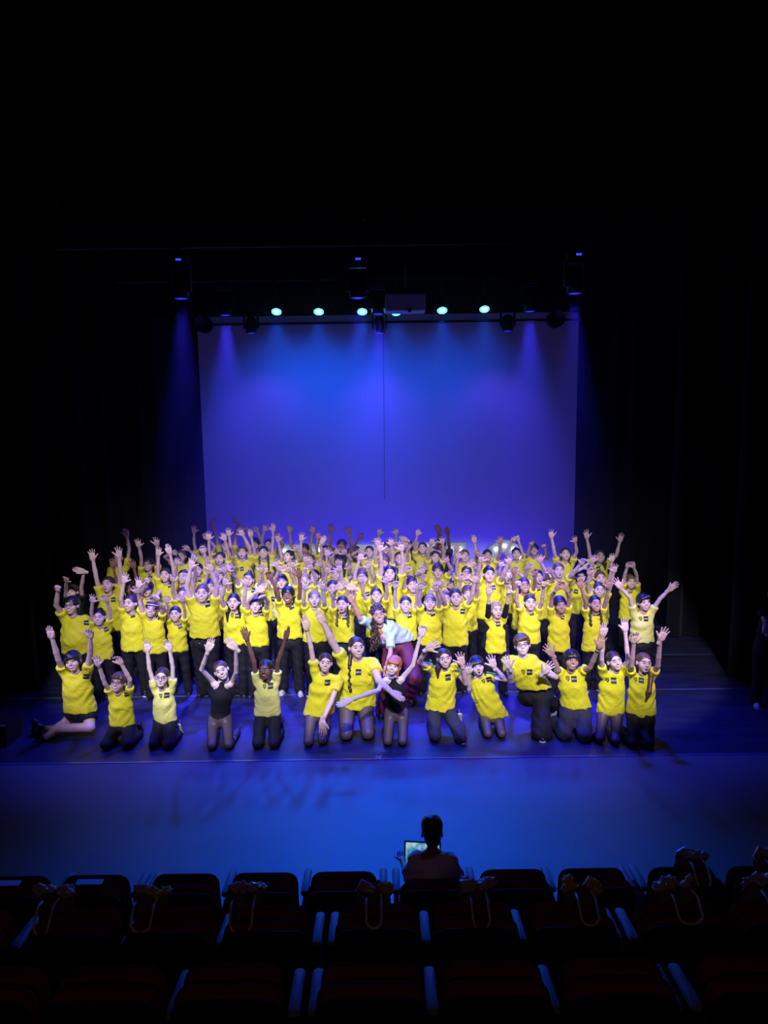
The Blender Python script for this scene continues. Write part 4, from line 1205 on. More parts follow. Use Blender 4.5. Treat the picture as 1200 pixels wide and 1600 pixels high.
# ---------------------------------------------------------------- goody bags on the seat backs
M_BAG = mat('dark_paper_bag', (0.10, 0.10, 0.12), 0.5, 0.4)
M_CELL = mat('crinkled_clear_film', (0.34, 0.37, 0.46), 0.18, 0.9, bump=(25, 0.8))
M_RIB = mat('white_satin_ribbon', (0.5, 0.48, 0.47), 0.4)
M_OCH = mat('ochre_tissue', (0.45, 0.33, 0.06), 0.7)
def bag(u, v, row, label, w_=.18, seed=0, content='film', zt_off=.065):
    rs = random.Random(seed); p = atY(u, v, row[0] + .14)
    x = p[0]; z0 = row[1] - .30; top = row[1] + zt_off - z0
    r = empty('gift_bag', (x, row[0] + .15, z0)); tag(r, label, 'gift bag', 'gift bags perched on the seats')
    # body: open box with crumpled rim
    n = 24; m = 6; V = []; t0 = .10
    for j in range(m + 1):
        z = top * j / m
        for k in range(n):
            a = 2*math.pi*k/n; c, s = math.cos(a), math.sin(a)
            e = max(abs(c), abs(s)); xx = c / e * w_/2; yy = s / e * t0/2
            cr = .014 * (j / m) * math.sin(a*5 + seed*1.7 + j) + rs.uniform(-.004, .004)
            V.append((xx * (1 - .08*j/m) + cr, yy * (1 - .3*j/m) + cr * .6, z + (.020*math.sin(a*3+seed) if j == m else 0)))
    Q = [(j*n+k, j*n+(k+1) % n, (j+1)*n+(k+1) % n, (j+1)*n+k) for j in range(m) for k in range(n)]
    b = len(V); V.append((0, 0, 0)); Q += [(b, (k+2) % n, (k+1) % n, k) for k in range(0, n, 2)]
    link('bag_body', qmesh('bag_body', np.array(V), np.array(Q), smooth=False), r, [M_BAG])
    # crumpled film or tissue standing out of the top
    f = Field((-w_*.7, -.10, -.06), (w_*.7, .10, .13), .008)
    for i in range(5):
        f.ell((rs.uniform(-.5, .5)*w_, rs.uniform(-.02, .02), rs.uniform(-.01, .035)), (rs.uniform(.02, .05), rs.uniform(.012, .03), rs.uniform(.02, .045)), .006)
    X, Y_, Z = f.grid(); f.F += .008*np.sin(X*150+seed)*np.sin(Z*170+Y_*130)+.004*np.sin(X*320)*np.sin(Z*280)
    V, Q = f.mesh(); V[:, 2] += top - .015; link('film_filling' if content == 'film' else 'tissue_filling', qmesh('filling', V, Q, smooth=False), r, [M_CELL if content == 'film' else M_OCH])
    # a flat box corner showing
    a = rs.uniform(-35, 35); V, Q = gbox((rs.choice((-1, 1))*w_*.30, -.01, top + .01), (.065, .012, .075), rotm('Y', a)); link('wrapped_box', qmesh('wrapped_box', V, Q, smooth=False), r, [M_CELL])
    # ribbon handle looping back over the seat
    hw = w_ * rs.uniform(.22, .34); d = rs.uniform(.035, .07)
    P = [(hw*math.cos(t) + .1*hw, -.195 - .01*abs(math.sin(t)), top - .055 - d*math.sin(t)) for t in np.linspace(0, math.pi, 9)]
    P = [(hw*1.05, -.05, top - .005), (hw*1.1, -.13, top + .004)] + P + [(-hw*.95, -.13, top + .004), (-hw*.9, -.05, top - .005)]
    V, Q = gtube(P, .0075, 6); V = V * 1.0; link('ribbon_handle', qmesh('ribbon_handle', V, Q), r, [M_RIB])
bag(88, 1428, R2, 'gift bag with a pale slanted box, leftmost of the second-row bags', seed=1)
bag(236, 1425, R2, 'gift bag with ochre tissue and a long loop handle, left of the picture', seed=2, content='tissue')
bag(385, 1425, R2, 'gift bag full of crinkled film, third bag from the left', seed=3)
bag(584, 1420, R2, 'gift bag with a torn ochre paper top near the aisle armrests', seed=4, content='tissue')
bag(744, 1425, R2, 'gift bag slumped sideways behind the boy with the tablet', seed=5)
bag(906, 1422, R2, 'gift bag with an upright ochre insert and film swirl', seed=6, content='tissue')
bag(1055, 1425, R2, 'gift bag with thick twisted ribbon in the second row, right side', seed=7, w_=.2)
bag(1190, 1422, R2, 'gift bag cut off by the right edge of the picture in the second row', seed=8)
bag(1079, 1372, R1, 'gift bag with two knotted ribbons on the row nearest the stage', seed=9, zt_off=.06, w_=.2)
bag(1198, 1368, R1, 'gift bag cut off by the right edge in the row nearest the stage', seed=10, zt_off=.06)
# paper slips on the far left front seats
for u, v in ((11, 1376), (140, 1378)):
    p = atY(u, v, R1[0] + .02); V, Q = gbox((0, 0, 0), (.17, .045, .004), rotm('X', 8)); o = link('paper_slip', qmesh('paper_slip', V, Q, smooth=False), None, [M_SOLE]); o.location = (p[0], R1[0] + .02, R1[1] + .006)
    tag(o, 'white paper slip lying on the seat back, %s' % ('at the left edge of the picture' if u < 50 else 'on the second seat from the left'), 'paper')

# ---------------------------------------------------------------- theatre haze over the stage
V, Q = gbox((0, 12.75, 4.2), (9.0, 4.2, 8.3)); hz_ = link('haze', qmesh('haze', V, Q, smooth=False)); hz_['kind'] = 'stuff'; hz_['label'] = 'thin theatre haze hanging over the stage'; hz_['category'] = 'haze'
m = bpy.data.materials.new('thin_haze'); m.use_nodes = True; nt = m.node_tree; nt.nodes.remove(nt.nodes['Principled BSDF'])
vs = nt.nodes.new('ShaderNodeVolumeScatter'); vs.inputs['Density'].default_value = HAZE; vs.inputs['Anisotropy'].default_value = 0.2
nt.links.new(vs.outputs[0], nt.nodes['Material Output'].inputs['Volume']); hz_.data.materials.append(m)
# ---------------------------------------------------------------- front row, kneeling
KG = 'dancers kneeling along the front of the stage'
def K(*a, **k): k.setdefault('lvl', 0); k.setdefault('group', KG); return person(*a, **k)
K(114, 1034, 9.02, (79, 988), (141, 988), 'teenager with dark bowl haircut sitting on the floor in black shorts at the left end', H=1.66, hs=1.06, w=1.12, trunk=.30,
  Lel=(91, 1030), Rel=(141, 1020), Lh='flat', Rh='cup', hair='bowl', hc='black', skin='fair', bottom='shorts', shoes='black', lieshoe=1, hroll=-12, hyaw=6, hem=1112, bx=122,
  legs=[((104, 1128, .16), (72, 1151, .06), (-.9, .1, 0)), ((141, 1137, .12), (62, 1140, .10), (-.9, .4, 0))], mouth='smile', pr=(130, 1061), proll=-14, tilt=-4)
K(185, 1067, None, (152, 1033), (186, 1031), 'small child with glasses and tousled hair kneeling beside the seated teenager', kneel=((166, 1163), (199, 1163)), H=1.33, trunk=.31,
  Lel=(164, 1068), Rel=(203, 1062), Lh='spread', Rh='cup', hair='curly', hc='brown', skin='fair', glasses=1, Lband=1, hem=1133, hroll=6, pr=(193, 1090), proll=15, shoes='black', psc=.95)
K(253, 1059, None, (230, 1010), (264, 1009), 'small child with thin glasses and scraped-back hair kneeling with both palms high', kneel=((240, 1163), (264, 1163)), H=1.32, trunk=.31,
  Lh='open', Rh='open', hair='plain', hc='dark', skin='pale', glasses=1, hem=1136, print='both', pr=(257, 1091), proll=0, top='lemon', shoes='black_white', w=.95)
K(346, 1048, None, (328, 1007), (362, 1006), 'girl in black leotard and sheer tights kneeling with arms curved overhead, head tilted', kneel=((331, 1164), (357, 1163)), H=1.62, hs=1.0, w=.93, trunk=.285,
  Lel=(315, 1046), Rel=(369, 1050), Lh='flat', Rh='flat', Lhd=20, Rhd=-38, hair='bun', hc='brown', skin='pale', top='leotard', print='no', bottom='tights', shoes='none', hroll=-20, hyaw=14, mouth='smile', bx=341)
K(415, 1047, None, (383, 990), (449, 991), 'dark-skinned child in pale yellow shirt kneeling with arms spread high', kneel=((403, 1162), (428, 1161)), H=1.42, trunk=.30,
  Lel=(397, 1034), Rel=(434, 1034), Lh='open', Rh='flat', Rhn=(-.8, -.5, 0), Lband=1, hair='plain', hc='black', skin='dark', hem=1117, top='lemon', print='both', pr=(421, 1076), proll=0, shoes='black')
K(508, 1036, None, (477, 973), (504, 1137), 'young woman in sheer tights kneeling, one arm raised and one hand on her thigh', kneel=((482, 1159), (504, 1156)), H=1.64, hs=.98, trunk=.285,
  Rel=(517, 1098), dyR=-.36, Lel=(486, 1012), Lh='flat', Rh='open', Rhd=178, hair='bun', hc='dark', skin='fair', hem=1116, bottom='tights', shoes='none', hroll=8, tilt=-10, pr=(511, 1070), proll=-3, Lband=1, mouth='smile', bx=497)
K(557, 1012, None, (500, 964), (621, 1088), 'large smiling woman in yellow shirt kneeling with one arm thrown up, long braid', kneel=((541, 1150), (575, 1149)), H=1.72, hs=1.12, w=1.42, trunk=.315,
  Lel=(519, 1003), Rel=(592, 1064), dyR=-.55, Lh='flat', Lhd=-25, Rh='flat', Rhd=122, Rhn=(.2, -.5, .8), hair='longbraid', hc='dark', skin='fair', hem=1104, bottom='tights', shoes='none', hroll=0, hyaw=18, pr=(560, 1051), proll=0, mouth='smile', bx=555, back=.30)
K(615, 1041, None, (538, 1099), (661, 985), 'red-haired girl in black leotard kneeling with one arm stretched up', kneel=((606, 1158), (629, 1158)), H=1.58, hs=.98, w=.92, trunk=.285,
  Lel=(592, 1078), dyL=-.62, Rel=(645, 1040), Rh='relax', Rhd=25, Lh='open', Lhd=-112, Lhn=(0, -.4, 1), hair='fringe', hc='red', skin='pale', top='leotard', print='no', bottom='tights', shoes='none', hroll=12, hyaw=-14, mouth='smile', bx=619)
K(694, 1029, None, (676, 1009), (720, 1029), 'young woman with curly side ponytail kneeling with eyes lowered', kneel=((680, 1151), (720, 1153)), H=1.64, hs=1.02, trunk=.29,
  Lel=(655, 1034), Rel=(728, 1068), Lh='spread', Lhd=55, Rh='spread', Rhd=-12, dyR=-.2, hair='ponyside', hc='dark', skin='fair', hem=1109, bottom='navy', shoes='black_white', hroll=-5, pr=(701, 1062), proll=0, mouth='smile', bx=688)
K(746, 1041, None, (732, 1044), (769, 1033), 'girl with blunt fringe in long yellow shirt over sheer tights, head tilted', kneel=((762, 1146), (784, 1146)), H=1.56, hs=.98, w=.93, trunk=.32,
  Lel=(733, 1077), Rel=(790, 1062), Lh='open', Rh='spread', Rhd=-18, dyL=-.2, dyR=-.15, hair='fringe', hc='black', skin='pale', hem=1120, bottom='tights', shoes='none', hroll=-14, print='both', pr=(766, 1066), proll=17, mouth='open', bx=768, hemx=772)
K(816, 1008, 8.98, (792, 1034), (856, 1043), 'older boy with glasses on one knee, loose black trousers with white side stripe', H=1.74, hs=1.08, w=1.08, trunk=.29,
  Lel=(799, 1064), Rel=(868, 1058), Lh='spread', Lhd=-24, Rh='spread', Rhd=35, dyL=-.3, dyR=-.3, hair='sweep', hc='brown', skin='pale', glasses=1, hem=1075, baggy=1, legflare=1.7, shoes='black_white', stripe=1,
  legs=[((845, 1078, .50), (846, 1143, .082), (-.1, -1, 0)), ((880, 1112, .09), (886, 1080, .07), (.1, 1, 0))], hroll=-8, print='both', pr=(828, 1051), proll=0, mouth='smile', bx=838, hemx=834, yaw=-4)
K(893, 1032, None, (857, 1016), (939, 1002), 'boy with dark fringe over his eyes kneeling in grey drawstring joggers', kneel=((882, 1147), (913, 1150)), H=1.60, hs=1.04, w=1.05, trunk=.29,
  Lel=(872, 1047), Rel=(922, 1043), Lh='spread', Lhd=-40, Rh='spread', Rhd=15, dyL=-.1, Rband=1, hair='bowl', hc='black', skin='tan', hem=1105, bottom='navy', baggy=1, shoes='black_white', hroll=4, print='both', pr=(899, 1064), proll=0, mouth='smile', bx=901)
K(960, 1033, None, (942, 984), (976, 976), 'girl in sheer tights kneeling second from the right end, smiling upward', kneel=((938, 1154), (962, 1157)), H=1.58, hs=.98, w=.95, trunk=.295,
  Lh='flat', Rh='open', Lel=(940, 1030), Rel=(981, 1030), hair='plain', hc='dark', skin='pale', hem=1115, bottom='tights', shoes='none', hroll=-12, hyaw=10, print='both', pr=(962, 1067), proll=-3, mouth='smile', bx=956)
K(1006, 1036, None, (991, 996), (1036, 991), 'girl with a long ponytail over her chest kneeling at the right end', kneel=((990, 1160), (1012, 1162)), H=1.60, hs=1.0, w=.98, trunk=.295,
  Lel=(987, 1040), Rel=(1028, 1040), Lh='open', Rh='spread', Rhd=22, hair='ponyfront', hc='brown', skin='fair', hem=1117, bottom='black', shoes='black', hroll=6, print='both', pr=(1006, 1067), psc=.9, mouth='open', bx=1004)

# instructor, standing bent forward behind the redhead
person(591, 962, 9.75, (547, 932), (604, 1051), 'woman with long curly hair in pale blue cropped shirt and maroon trousers, leaning down', lvl=0, H=1.66, hs=1.04, w=1.05, group='',
  Lel=(562, 966), Rel=(610, 1020), dyL=-.1, dyR=-.42, Lh='spread', Lhd=-22, Rh='relax', Rhd=185, hair='afrolong', hc='dark', skin='tan', top='aqua', bottom='maroon', baggy=1, crop=1, hem=1010, print='tee', pr=(597, 992), lean=(.26, .22), hipz=.83,
  legs=[((606, 1066, .48), (598, 1108, .085), (-.2, -1, 0)), ((648, 1060, .46), (640, 1086, .085), (.2, -1, 0))], hroll=-10, hyaw=10, mouth='smile', tilt=-16, sleeve=.75, shoes='black')

person(1214, 935, 9.6, (1198, 986), None, 'person in black standing at the right edge, only one pale trainer and fingers visible', H=1.6, group='', top='black', print='no', shoes='white', bx=1202, stance=.11, Lel=(1196, 972), Lh='relax', Lhd=170, hair='boy', hc='black')
# ---------------------------------------------------------------- standing rows
G1 = 'children standing in the first row behind the kneeling dancers'
def S(*a, **k): k.setdefault('group', G1); return person(*a, **k)
S(112, 947, 10.2, (91, 917), None, 'sturdy boy with glasses raising one fist at the left end', w=1.28, Lel=(88, 946), Lh='fist', hair='boy', hc='black', glasses=1, belly=1, hem=1020, skin='fair', pr=(131, 976), proll=-8, hs=1.08, bx=117)
S(113, 925, 11.0, (104, 904), (124, 891), 'person in a black top behind the boy raising his fist', top='black', print='no', Lel=(103, 920), Rel=(127, 917), Lh='cup', Rh='flat', Rhd=-70, hair='plain', hc='dark')
S(155, 965, 10.15, (145, 935), (165, 935), 'small child with black undersleeves, left of the child with a bun', w=.95, jacket=0, hem=1030, pr=(161, 987), proll=25, hair='topbun', hc='black', Lel=(143, 957), Rel=(172, 953))
S(169, 914, 10.95, (144, 867), (186, 863), 'tall girl in lime-yellow shirt with both arms stretched high, left side', hs=1.06, w=1.12, hem=985, pr=(174, 939), proll=0, hair='bun', hc='dark', Lh='spread', Rh='spread', Lel=(150, 900), Rel=(188, 895))
S(204, 943, 10.3, (195, 903), (214, 921), 'plump-cheeked child with high bun and white scrunchie turned to one side', w=1.12, hs=1.05, hem=1016, pr=(204, 964), proll=12, hair='topbun', hc='dark', hyaw=-16, Lh='spread', Rh='open', Lel=(189, 936), Rel=(220, 942))
S(237, 952, 10.15, (217, 910), (240, 935), 'child wearing a white headband, head tilted, in the first standing row', w=1.0, hem=1020, pr=(243, 968), proll=45, hair='boy', hc='dark', headband=1, hroll=12, Lel=(219, 943), Rel=(254, 948), hyaw=6)
S(274, 960, 10.3, (261, 936), (285, 935), 'small smiling child with neat hair between two taller children', w=.9, hem=1018, pr=(278, 982), proll=28, hair='plain', hc='dark', hs=.95)
S(316, 928, 10.2, (300, 879), (328, 884), 'big smiling girl with a topknot, arms framing her head', w=1.22, hs=1.1, hem=995, pr=(322, 947), proll=14, hair='topbun', hc='brown', Lel=(292, 917), Rel=(339, 915), Lh='spread', Rh='open')
S(365, 941, 10.2, (353, 907), (385, 907), 'open-mouthed girl with dark centre-parted hair and two-part chest print', w=1.02, hem=1006, print='both', pr=(369, 965), proll=-2, hair='long', hc='black', mouth='open', Lh='spread', Rh='open', Lel=(346, 937), Rel=(382, 936))
S(399, 946, 10.15, (408, 919), (411, 931), 'frowning child with forearms crossed above the head', w=.98, hem=1009, pr=(406, 963), proll=14, hair='curly', hc='brown', mouth='shut', Lel=(387, 940), Rel=(419, 940), Lh='flat', Rh='relax', Lhd=50)
S(450, 931, 10.25, (420, 897), (467, 894), 'dark-skinned smiling child wearing white trainers', w=1.0, hem=997, pr=(454, 951), proll=20, hair='boy', hc='black', skin='brown', shoes='white', mouth='smile', Lel=(435, 928), Rel=(469, 924), Lh='cup', Rh='spread', hyaw=0)
S(491, 936, 10.2, (477, 914), (504, 914), 'round-faced fair child with short hair, hands at head height', w=1.0, hem=1002, print='no', hair='plain', hc='blond', skin='pale', Lh='spread', Rh='spread', Lel=(474, 940), Rel=(507, 940), dyL=-.3, dyR=-.3)
S(535, 945, 10.1, (531, 915), (547, 916), 'child with two braids and hands joined overhead behind the large woman', w=.98, hem=1002, print='both', pr=(538, 967), proll=0, hair='braids', hc='dark', mouth='open', Lel=(520, 935), Rel=(552, 938), Lh='flat', Rh='flat', Lhd=50, Rhd=-60)
S(634, 945, 10.25, (618, 912), (651, 914), 'smiling girl with sleek dark hair, arms straight up, right of the curly-haired woman', w=.98, hem=1000, pr=(640, 965), proll=12, hair='plain', hc='dark', Lh='relax', Rh='spread')
S(672, 942, 10.15, (658, 915), (681, 918), 'girl with blue-lit fair hair beside the sleek dark-haired girl', w=1.0, hem=1008, pr=(677, 962), proll=12, hair='highpony', hc='blond', Lh='open', Rh='spread')
S(712, 934, 10.2, (682, 911), (742, 903), 'taller girl with side-parted dark hair and arms in a wide V', w=1.08, hs=1.05, hem=1008, pr=(724, 958), proll=-6, hair='bun', hc='dark', mouth='smile', Lel=(694, 938), Rel=(737, 935), Lh='spread', Rh='spread')
S(775, 954, 10.15, (764, 922), (796, 924), 'girl in an open black jacket over her yellow shirt', w=.95, hem=1020, jacket=1, longsleeve=0, pr=(780, 978), hair='plain', hc='blond', hyaw=14, Lh='open', Rh='peace', Lel=(763, 955), Rel=(790, 955))
S(828, 942, 10.25, (809, 910), (850, 911), 'serious girl with broad face, arms raised, behind the boy on one knee', w=1.02, hem=1005, pr=(833, 961), proll=8, hair='plain', hc='dark', mouth='shut', Lh='fist', Rh='fist', Lel=(807, 938), Rel=(847, 940))
S(875, 946, 10.15, (874, 914), (880, 914), 'child with hands clasped above the head making a diamond shape', w=.98, hem=1017, print='sq', pr=(882, 968), psc=.8, hair='boy', hc='black', mouth='shut', skin='tan', Lel=(862, 932), Rel=(889, 932), Lh='relax', Rh='relax', Lhd=30, Rhd=-30)
S(930, 944, 10.25, (906, 912), (951, 912), 'girl with dark side fringe and braids, palms open beside her head', w=1.0, hem=1017, pr=(938, 962), proll=0, hair='braids', hc='black', skin='tan', Lh='spread', Rh='spread', Rband=1, Lel=(915, 940), Rel=(947, 938))
S(1006, 942, 10.1, (965, 912), (1051, 917), 'boy in pale yellow shirt with arms flung wide at the right end', w=1.02, hem=1003, top='lemon', print='both', pr=(1012, 969), proll=0, hair='sweep', hc='black', skin='fair', Lh='spread', Rh='open', Lhd=-38, Rhd=50, dyL=-.03, dyR=-.03, Lel=(984, 934), Rel=(1031, 936), mouth='smile')

G2 = 'children in the middle rows of the group'
def M_(*a, **k): k.setdefault('group', G2); return person(*a, **k)
M_(986, 909, 11.5, (982, 881), (988, 881), 'small child in loose shirt, palms pressed together overhead, behind the boy with wide arms', hem=967, w=.98, Lel=(976, 899), Rel=(995, 899), Lh='relax', Rh='relax', pr=(988, 926), hair='boy', hc='brown')
M_(230, 921, 11.1, (231, 906), (242, 934), 'child making a peace sign in front of the forehead', Lh='peace', Rh='open', mouth='open', print='no', dyL=-.3, Lel=(221, 925), Rel=(250, 925), dyR=-.35, hair='boy', hc='black')
M_(200, 918, 11.4, (176, 880), (208, 881), 'brown-skinned child half hidden behind the child with a high bun', skin='brown', w=.9, hair='boy', hc='black', pr=(197, 930))
M_(286, 930, 10.9, (270, 903), (299, 896), 'child with pulled-back hair behind the small smiling child', pr=(294, 948), proll=-30, hem=985, hair='bun', hc='dark', mouth='open')
M_(258, 899, 11.6, (248, 861), (264, 858), 'cheerful child with straight arms up in the left middle of the group', hem=957, pr=(263, 917), proll=5, hair='plain', hc='dark', skin='fair', Lh='open', Rh='flat', Lel=(247, 889), Rel=(271, 889))
M_(286, 902, 11.75, (277, 876), (303, 884), 'child in amber-yellow shirt with bright blue-lit hair', top='amber', hair='topbun', hc='brown', Lh='open', print='no')
M_(309, 891, 12.2, (303, 868), (318, 857), 'child with wide open mouth, face turned up', mouth='open', hair='bun', hc='dark', skin='fair', pr=(309, 908), Rh='relax')
M_(330, 917, 11.3, (327, 890), (338, 894), 'child peeking past the raised arm of the big topknot girl', hair='boy', hc='dark', w=.85, print='no')
M_(344, 918, 11.05, (357, 886), (350, 888), 'child looking down between the topknot girl and the open-mouthed girl', hair='boy', hc='black', w=.85, mouth='shut', print='no')
M_(388, 906, 11.3, (359, 886), (408, 888), 'girl with a high ponytail partly behind another raised palm', hair='highpony', hc='dark', w=.98, top='lemon', pr=(394, 925), Lel=(369, 905), Rel=(406, 910))
M_(425, 907, 11.65, (410, 886), (431, 880), 'child with face in shade beside the dark-skinned child', hair='plain', hc='black', w=.9, print='no')
M_(440, 909, 11.2, (438, 886), (449, 888), 'long-haired child in pale shirt printed with two black bars', top='lemon', hair='long', hc='dark', w=.95, print='both', pr=(425, 939), hem=965)
M_(477, 908, 11.1, (458, 880), (484, 884), 'child with face behind a raised pink palm right of the dark-skinned child', hair='plain', hc='blond', w=.95, print='no', hem=966, Lh='open')
M_(491, 901, 11.8, (478, 872), (501, 880), 'grinning girl with sleek black hair, one palm beside her ear', hair='bun', hc='black', top='lemon', Rh='spread', pr=(482, 930))
M_(520, 919, 11.0, (512, 889), (530, 886), 'child glancing sideways above the joined hands', hair='plain', hc='dark', w=.95, pr=(523, 938), psc=.7, Lh='spread', Rh='spread')
M_(525, 897, 11.9, (511, 862), (545, 885), 'child with a fluffy topknot in the centre of the group', hair='ribbon', hc='brown', w=.95, print='no', Rh='open')
M_(566, 904, 11.3, (564, 868), (575, 882), 'smiling child with ribboned hair above the curly-haired woman', hair='ribbon', hc='brown', w=1.05, hs=1.05, print='both', pr=(574, 930), hem=960)
M_(588, 931, 10.75, (564, 904), (603, 905), 'girl with sleek parted hair directly behind the curly-haired woman', hair='plain', hc='dark', w=.98, Lh='flat', print='no', mouth='smile')
M_(609, 897, 11.0, (594, 854), (627, 853), 'girl with long dark pigtails falling onto her chest', hair='pigtails', hc='black', hs=1.06, w=1.08, print='no', hem=965, Lh='spread', Rh='spread', Lel=(596, 882), Rel=(630, 878), skin='fair', mouth='smile')
M_(600, 878, 12.4, (590, 846), (611, 846), 'child with blunt fringe whose eyes are just above the pigtailed girl', hair='fringe', hc='brown', w=.95, print='no')
M_(644, 915, 11.2, (637, 888), (660, 890), 'child wearing a big hair bow, face half covered by a fist', hair='ribbon', hc='dark', w=.98, print='no', Lh='relax', Rh='open')
M_(684, 893, 11.7, (662, 886), (697, 873), 'short-haired boy with a palm held in front of his chin', hair='boy', hc='dark', w=1.05, print='no', Lh='flat', mouth='shut')
M_(697, 935, 10.9, (690, 912), (704, 914), 'fair-haired child squeezed behind the girl with V arms', hair='plain', hc='blond', w=.85, print='no')
M_(731, 928, 10.95, (721, 902), (746, 905), 'short-haired boy looking over the shoulder of the V-armed girl', hair='boy', hc='brown', w=.95, mouth='shut', print='no', hem=985)
M_(729, 896, 11.8, (716, 867), (738, 880), 'laughing child with tilted black chest print', hair='bun', hc='dark', w=.98, pr=(735, 911), proll=25, mouth='smile')
M_(764, 898, 11.2, (752, 872), (796, 874), 'stout child with a tiny topknot, one arm reaching out sideways', hair='topbun', hc='black', w=1.22, hs=1.05, hem=966, pr=(772, 920), proll=4, mouth='shut', Rel=(786, 900), Lh='spread')
M_(794, 901, 11.6, (783, 880), (806, 892), 'pale fair-haired child with a two-part print behind the black-jacketed girl', hair='plain', hc='blond', skin='pale', w=.95, print='both', pr=(796, 921), mouth='open', hem=957)
M_(819, 915, 10.95, (804, 890), (836, 894), 'smiling child with dark pulled-back hair above the serious girl', hair='bun', hc='dark', w=1.0, print='no', mouth='smile', skin='tan')
M_(841, 902, 11.5, (826, 884), (858, 890), 'open-mouthed child with tied-back hair and shaded print', hair='topbun', hc='dark', w=.98, print='both', pr=(843, 922), mouth='open')
M_(873, 892, 11.5, (842, 873), (911, 876), 'taller smiling girl with sleek hair reaching both arms outward', hair='plain', hc='brown', hs=1.04, w=1.08, print='no', Lel=(854, 897), Rel=(895, 897), Lh='spread', Rh='cup', hem=965)
M_(907, 901, 11.75, (918, 884), (925, 896), 'child with face lit magenta behind two raised hands', hair='boy', hc='black', print='both', pr=(902, 926), w=1.05, hem=958, dyL=-.2, dyR=-.2)
M_(938, 904, 11.5, (926, 873), (956, 871), 'smiling child with violet-lit arms below the dancer with wide V arms', hair='topbun', hc='brown', w=.98, print='no', mouth='smile', skin='fair')
M_(936, 922, 10.95, (921, 891), (960, 888), 'girl with dark side bun right behind the girl with braids', hair='bun', hc='dark', w=1.0, print='no', hem=977, Lh='relax', Rh='spread')

G3 = 'dancers in the back rows of the group'
def B_(*a, **k): k.setdefault('group', G3); k.setdefault('lvl', 2); k.setdefault('zc', 1.48); return person(*a, **k)
B_(232, 883, None, (216, 848), (245, 846), 'child with dark glasses and both palms wide open, back left', glasses=1, hair='boy', hc='black', Lh='spread', Rh='spread', pr=(232, 905), hs=1.0, Lel=(221, 872), Rel=(246, 870))
B_(184, 873, None, None, (197, 831), 'dancer behind the tall lime-shirted girl with one arm stretched up', hair='plain', hc='dark', Rel=(202, 858), print='no', Rh='cup')
B_(283, 870, None, (274, 862), (291, 855), 'child whose face is covered by a forearm, back left', hair='topbun', hc='brown', Lh='relax', Rh='open', dyL=-.3, print='no', zc=1.44)
B_(318, 858, None, (303, 826), (322, 838), 'dancer in front of the curtain edge with one hand high', hair='bun', hc='dark', print='no', Lh='spread', Rh='flat')
B_(353, 852, 14.0, (333, 815), (368, 812), 'tall dancer with arms curved wide overhead, left of the screen centre', hair='plain', hc='dark', hs=1.05, w=1.1, Lh='flat', Rh='flat', Lhd=30, Rhd=-40, Lel=(338, 838), Rel=(368, 836), print='no')
B_(344, 873, None, (326, 837), (350, 838), 'laughing child with printed chest bars, arms straight up', hair='plain', hc='dark', mouth='open', pr=(345, 895), Lh='spread', Rh='open')
B_(379, 864, None, (357, 831), (377, 831), 'laughing girl with two-part print near the left side of the screen', hair='plain', hc='brown', mouth='open', print='both', pr=(377, 890), hem=935, w=1.1, Lh='spread', Rh='spread', Lel=(361, 858), Rel=(390, 855))
B_(412, 864, None, (391, 833), (427, 824), 'smiling girl with centre parting and two braids, back row', hair='braids', hc='black', mouth='smile', Lel=(397, 857), Rel=(426, 855), pr=(419, 883), psc=.7, w=1.05, hs=1.05, Lh='flat', Rh='open', skin='fair')
B_(399, 851, 14.1, (381, 824), (400, 826), 'dancer mostly hidden behind the laughing girl in the back row', hair='boy', hc='black', print='no')
B_(420, 852, 14.0, (414, 824), (434, 836), 'dancer hidden behind the girl with two braids', hair='plain', hc='black', print='no')
B_(451, 870, 13.0, (434, 840), (462, 856), 'girl in profile with long black hair over one shoulder', hair='longside', hc='black', hyaw=-28, mouth='shut', print='no', w=1.05, hflip=1, Lel=(440, 870), Rel=(470, 872))
B_(476, 860, 13.9, (452, 826), (489, 827), 'dark-haired dancer with both palms spread against the screen', hair='boy', hc='black', mouth='shut', print='no', skin='tan', Lh='spread', Rh='spread', Lel=(455, 853), Rel=(485, 855))
B_(484, 876, 13.0, (471, 839), (505, 844), 'round-faced child in front of the dark-haired dancer', hair='plain', hc='brown', print='no', Lh='spread', Rh='flat', Rhd=35, w=1.05)
B_(508, 862, 13.6, (497, 836), (513, 862), 'dancer in shade left of the man in black', hair='bun', hc='black', print='no', skin='tan', dyR=-.3)
B_(534, 854, 14.05, (517, 824), (545, 827), 'tall dark-skinned man in black with both arms raised', H=1.74, hair='boy', hc='black', skin='brown', top='black', print='no', hs=1.08, w=1.15, Lel=(515, 851), Rel=(549, 851), Lh='spread', Rh='spread')
B_(530, 876, 12.9, (527, 860), (537, 861), 'small girl with long hair in front of the man in black', hair='long', hc='black', print='no', zc=1.4, mouth='shut')
B_(557, 863, 13.7, (563, 837), (549, 862), 'brown-skinned dancer looking sideways, right of the man in black', hair='plain', hc='black', skin='dark', hyaw=16, print='no', mouth='shut', Rh='open', Lh='open')
B_(577, 863, 13.5, (566, 858), (588, 843), 'smiling girl wearing a dark bracelet on her raised wrist', hair='bun', hc='dark', Rband=1, Rh='spread', print='no', skin='fair', dyL=-.3)
B_(603, 857, 13.9, (593, 830), (619, 830), 'dancer with one open blue-lit hand above the pigtailed girl', hair='boy', hc='brown', print='no', Lh='spread', Rh='spread')
B_(624, 873, 12.9, (612, 846), (634, 850), 'child half hidden behind a blue-lit hand right of the pigtailed girl', hair='plain', hc='dark', print='no', Lh='cup', Rh='open')
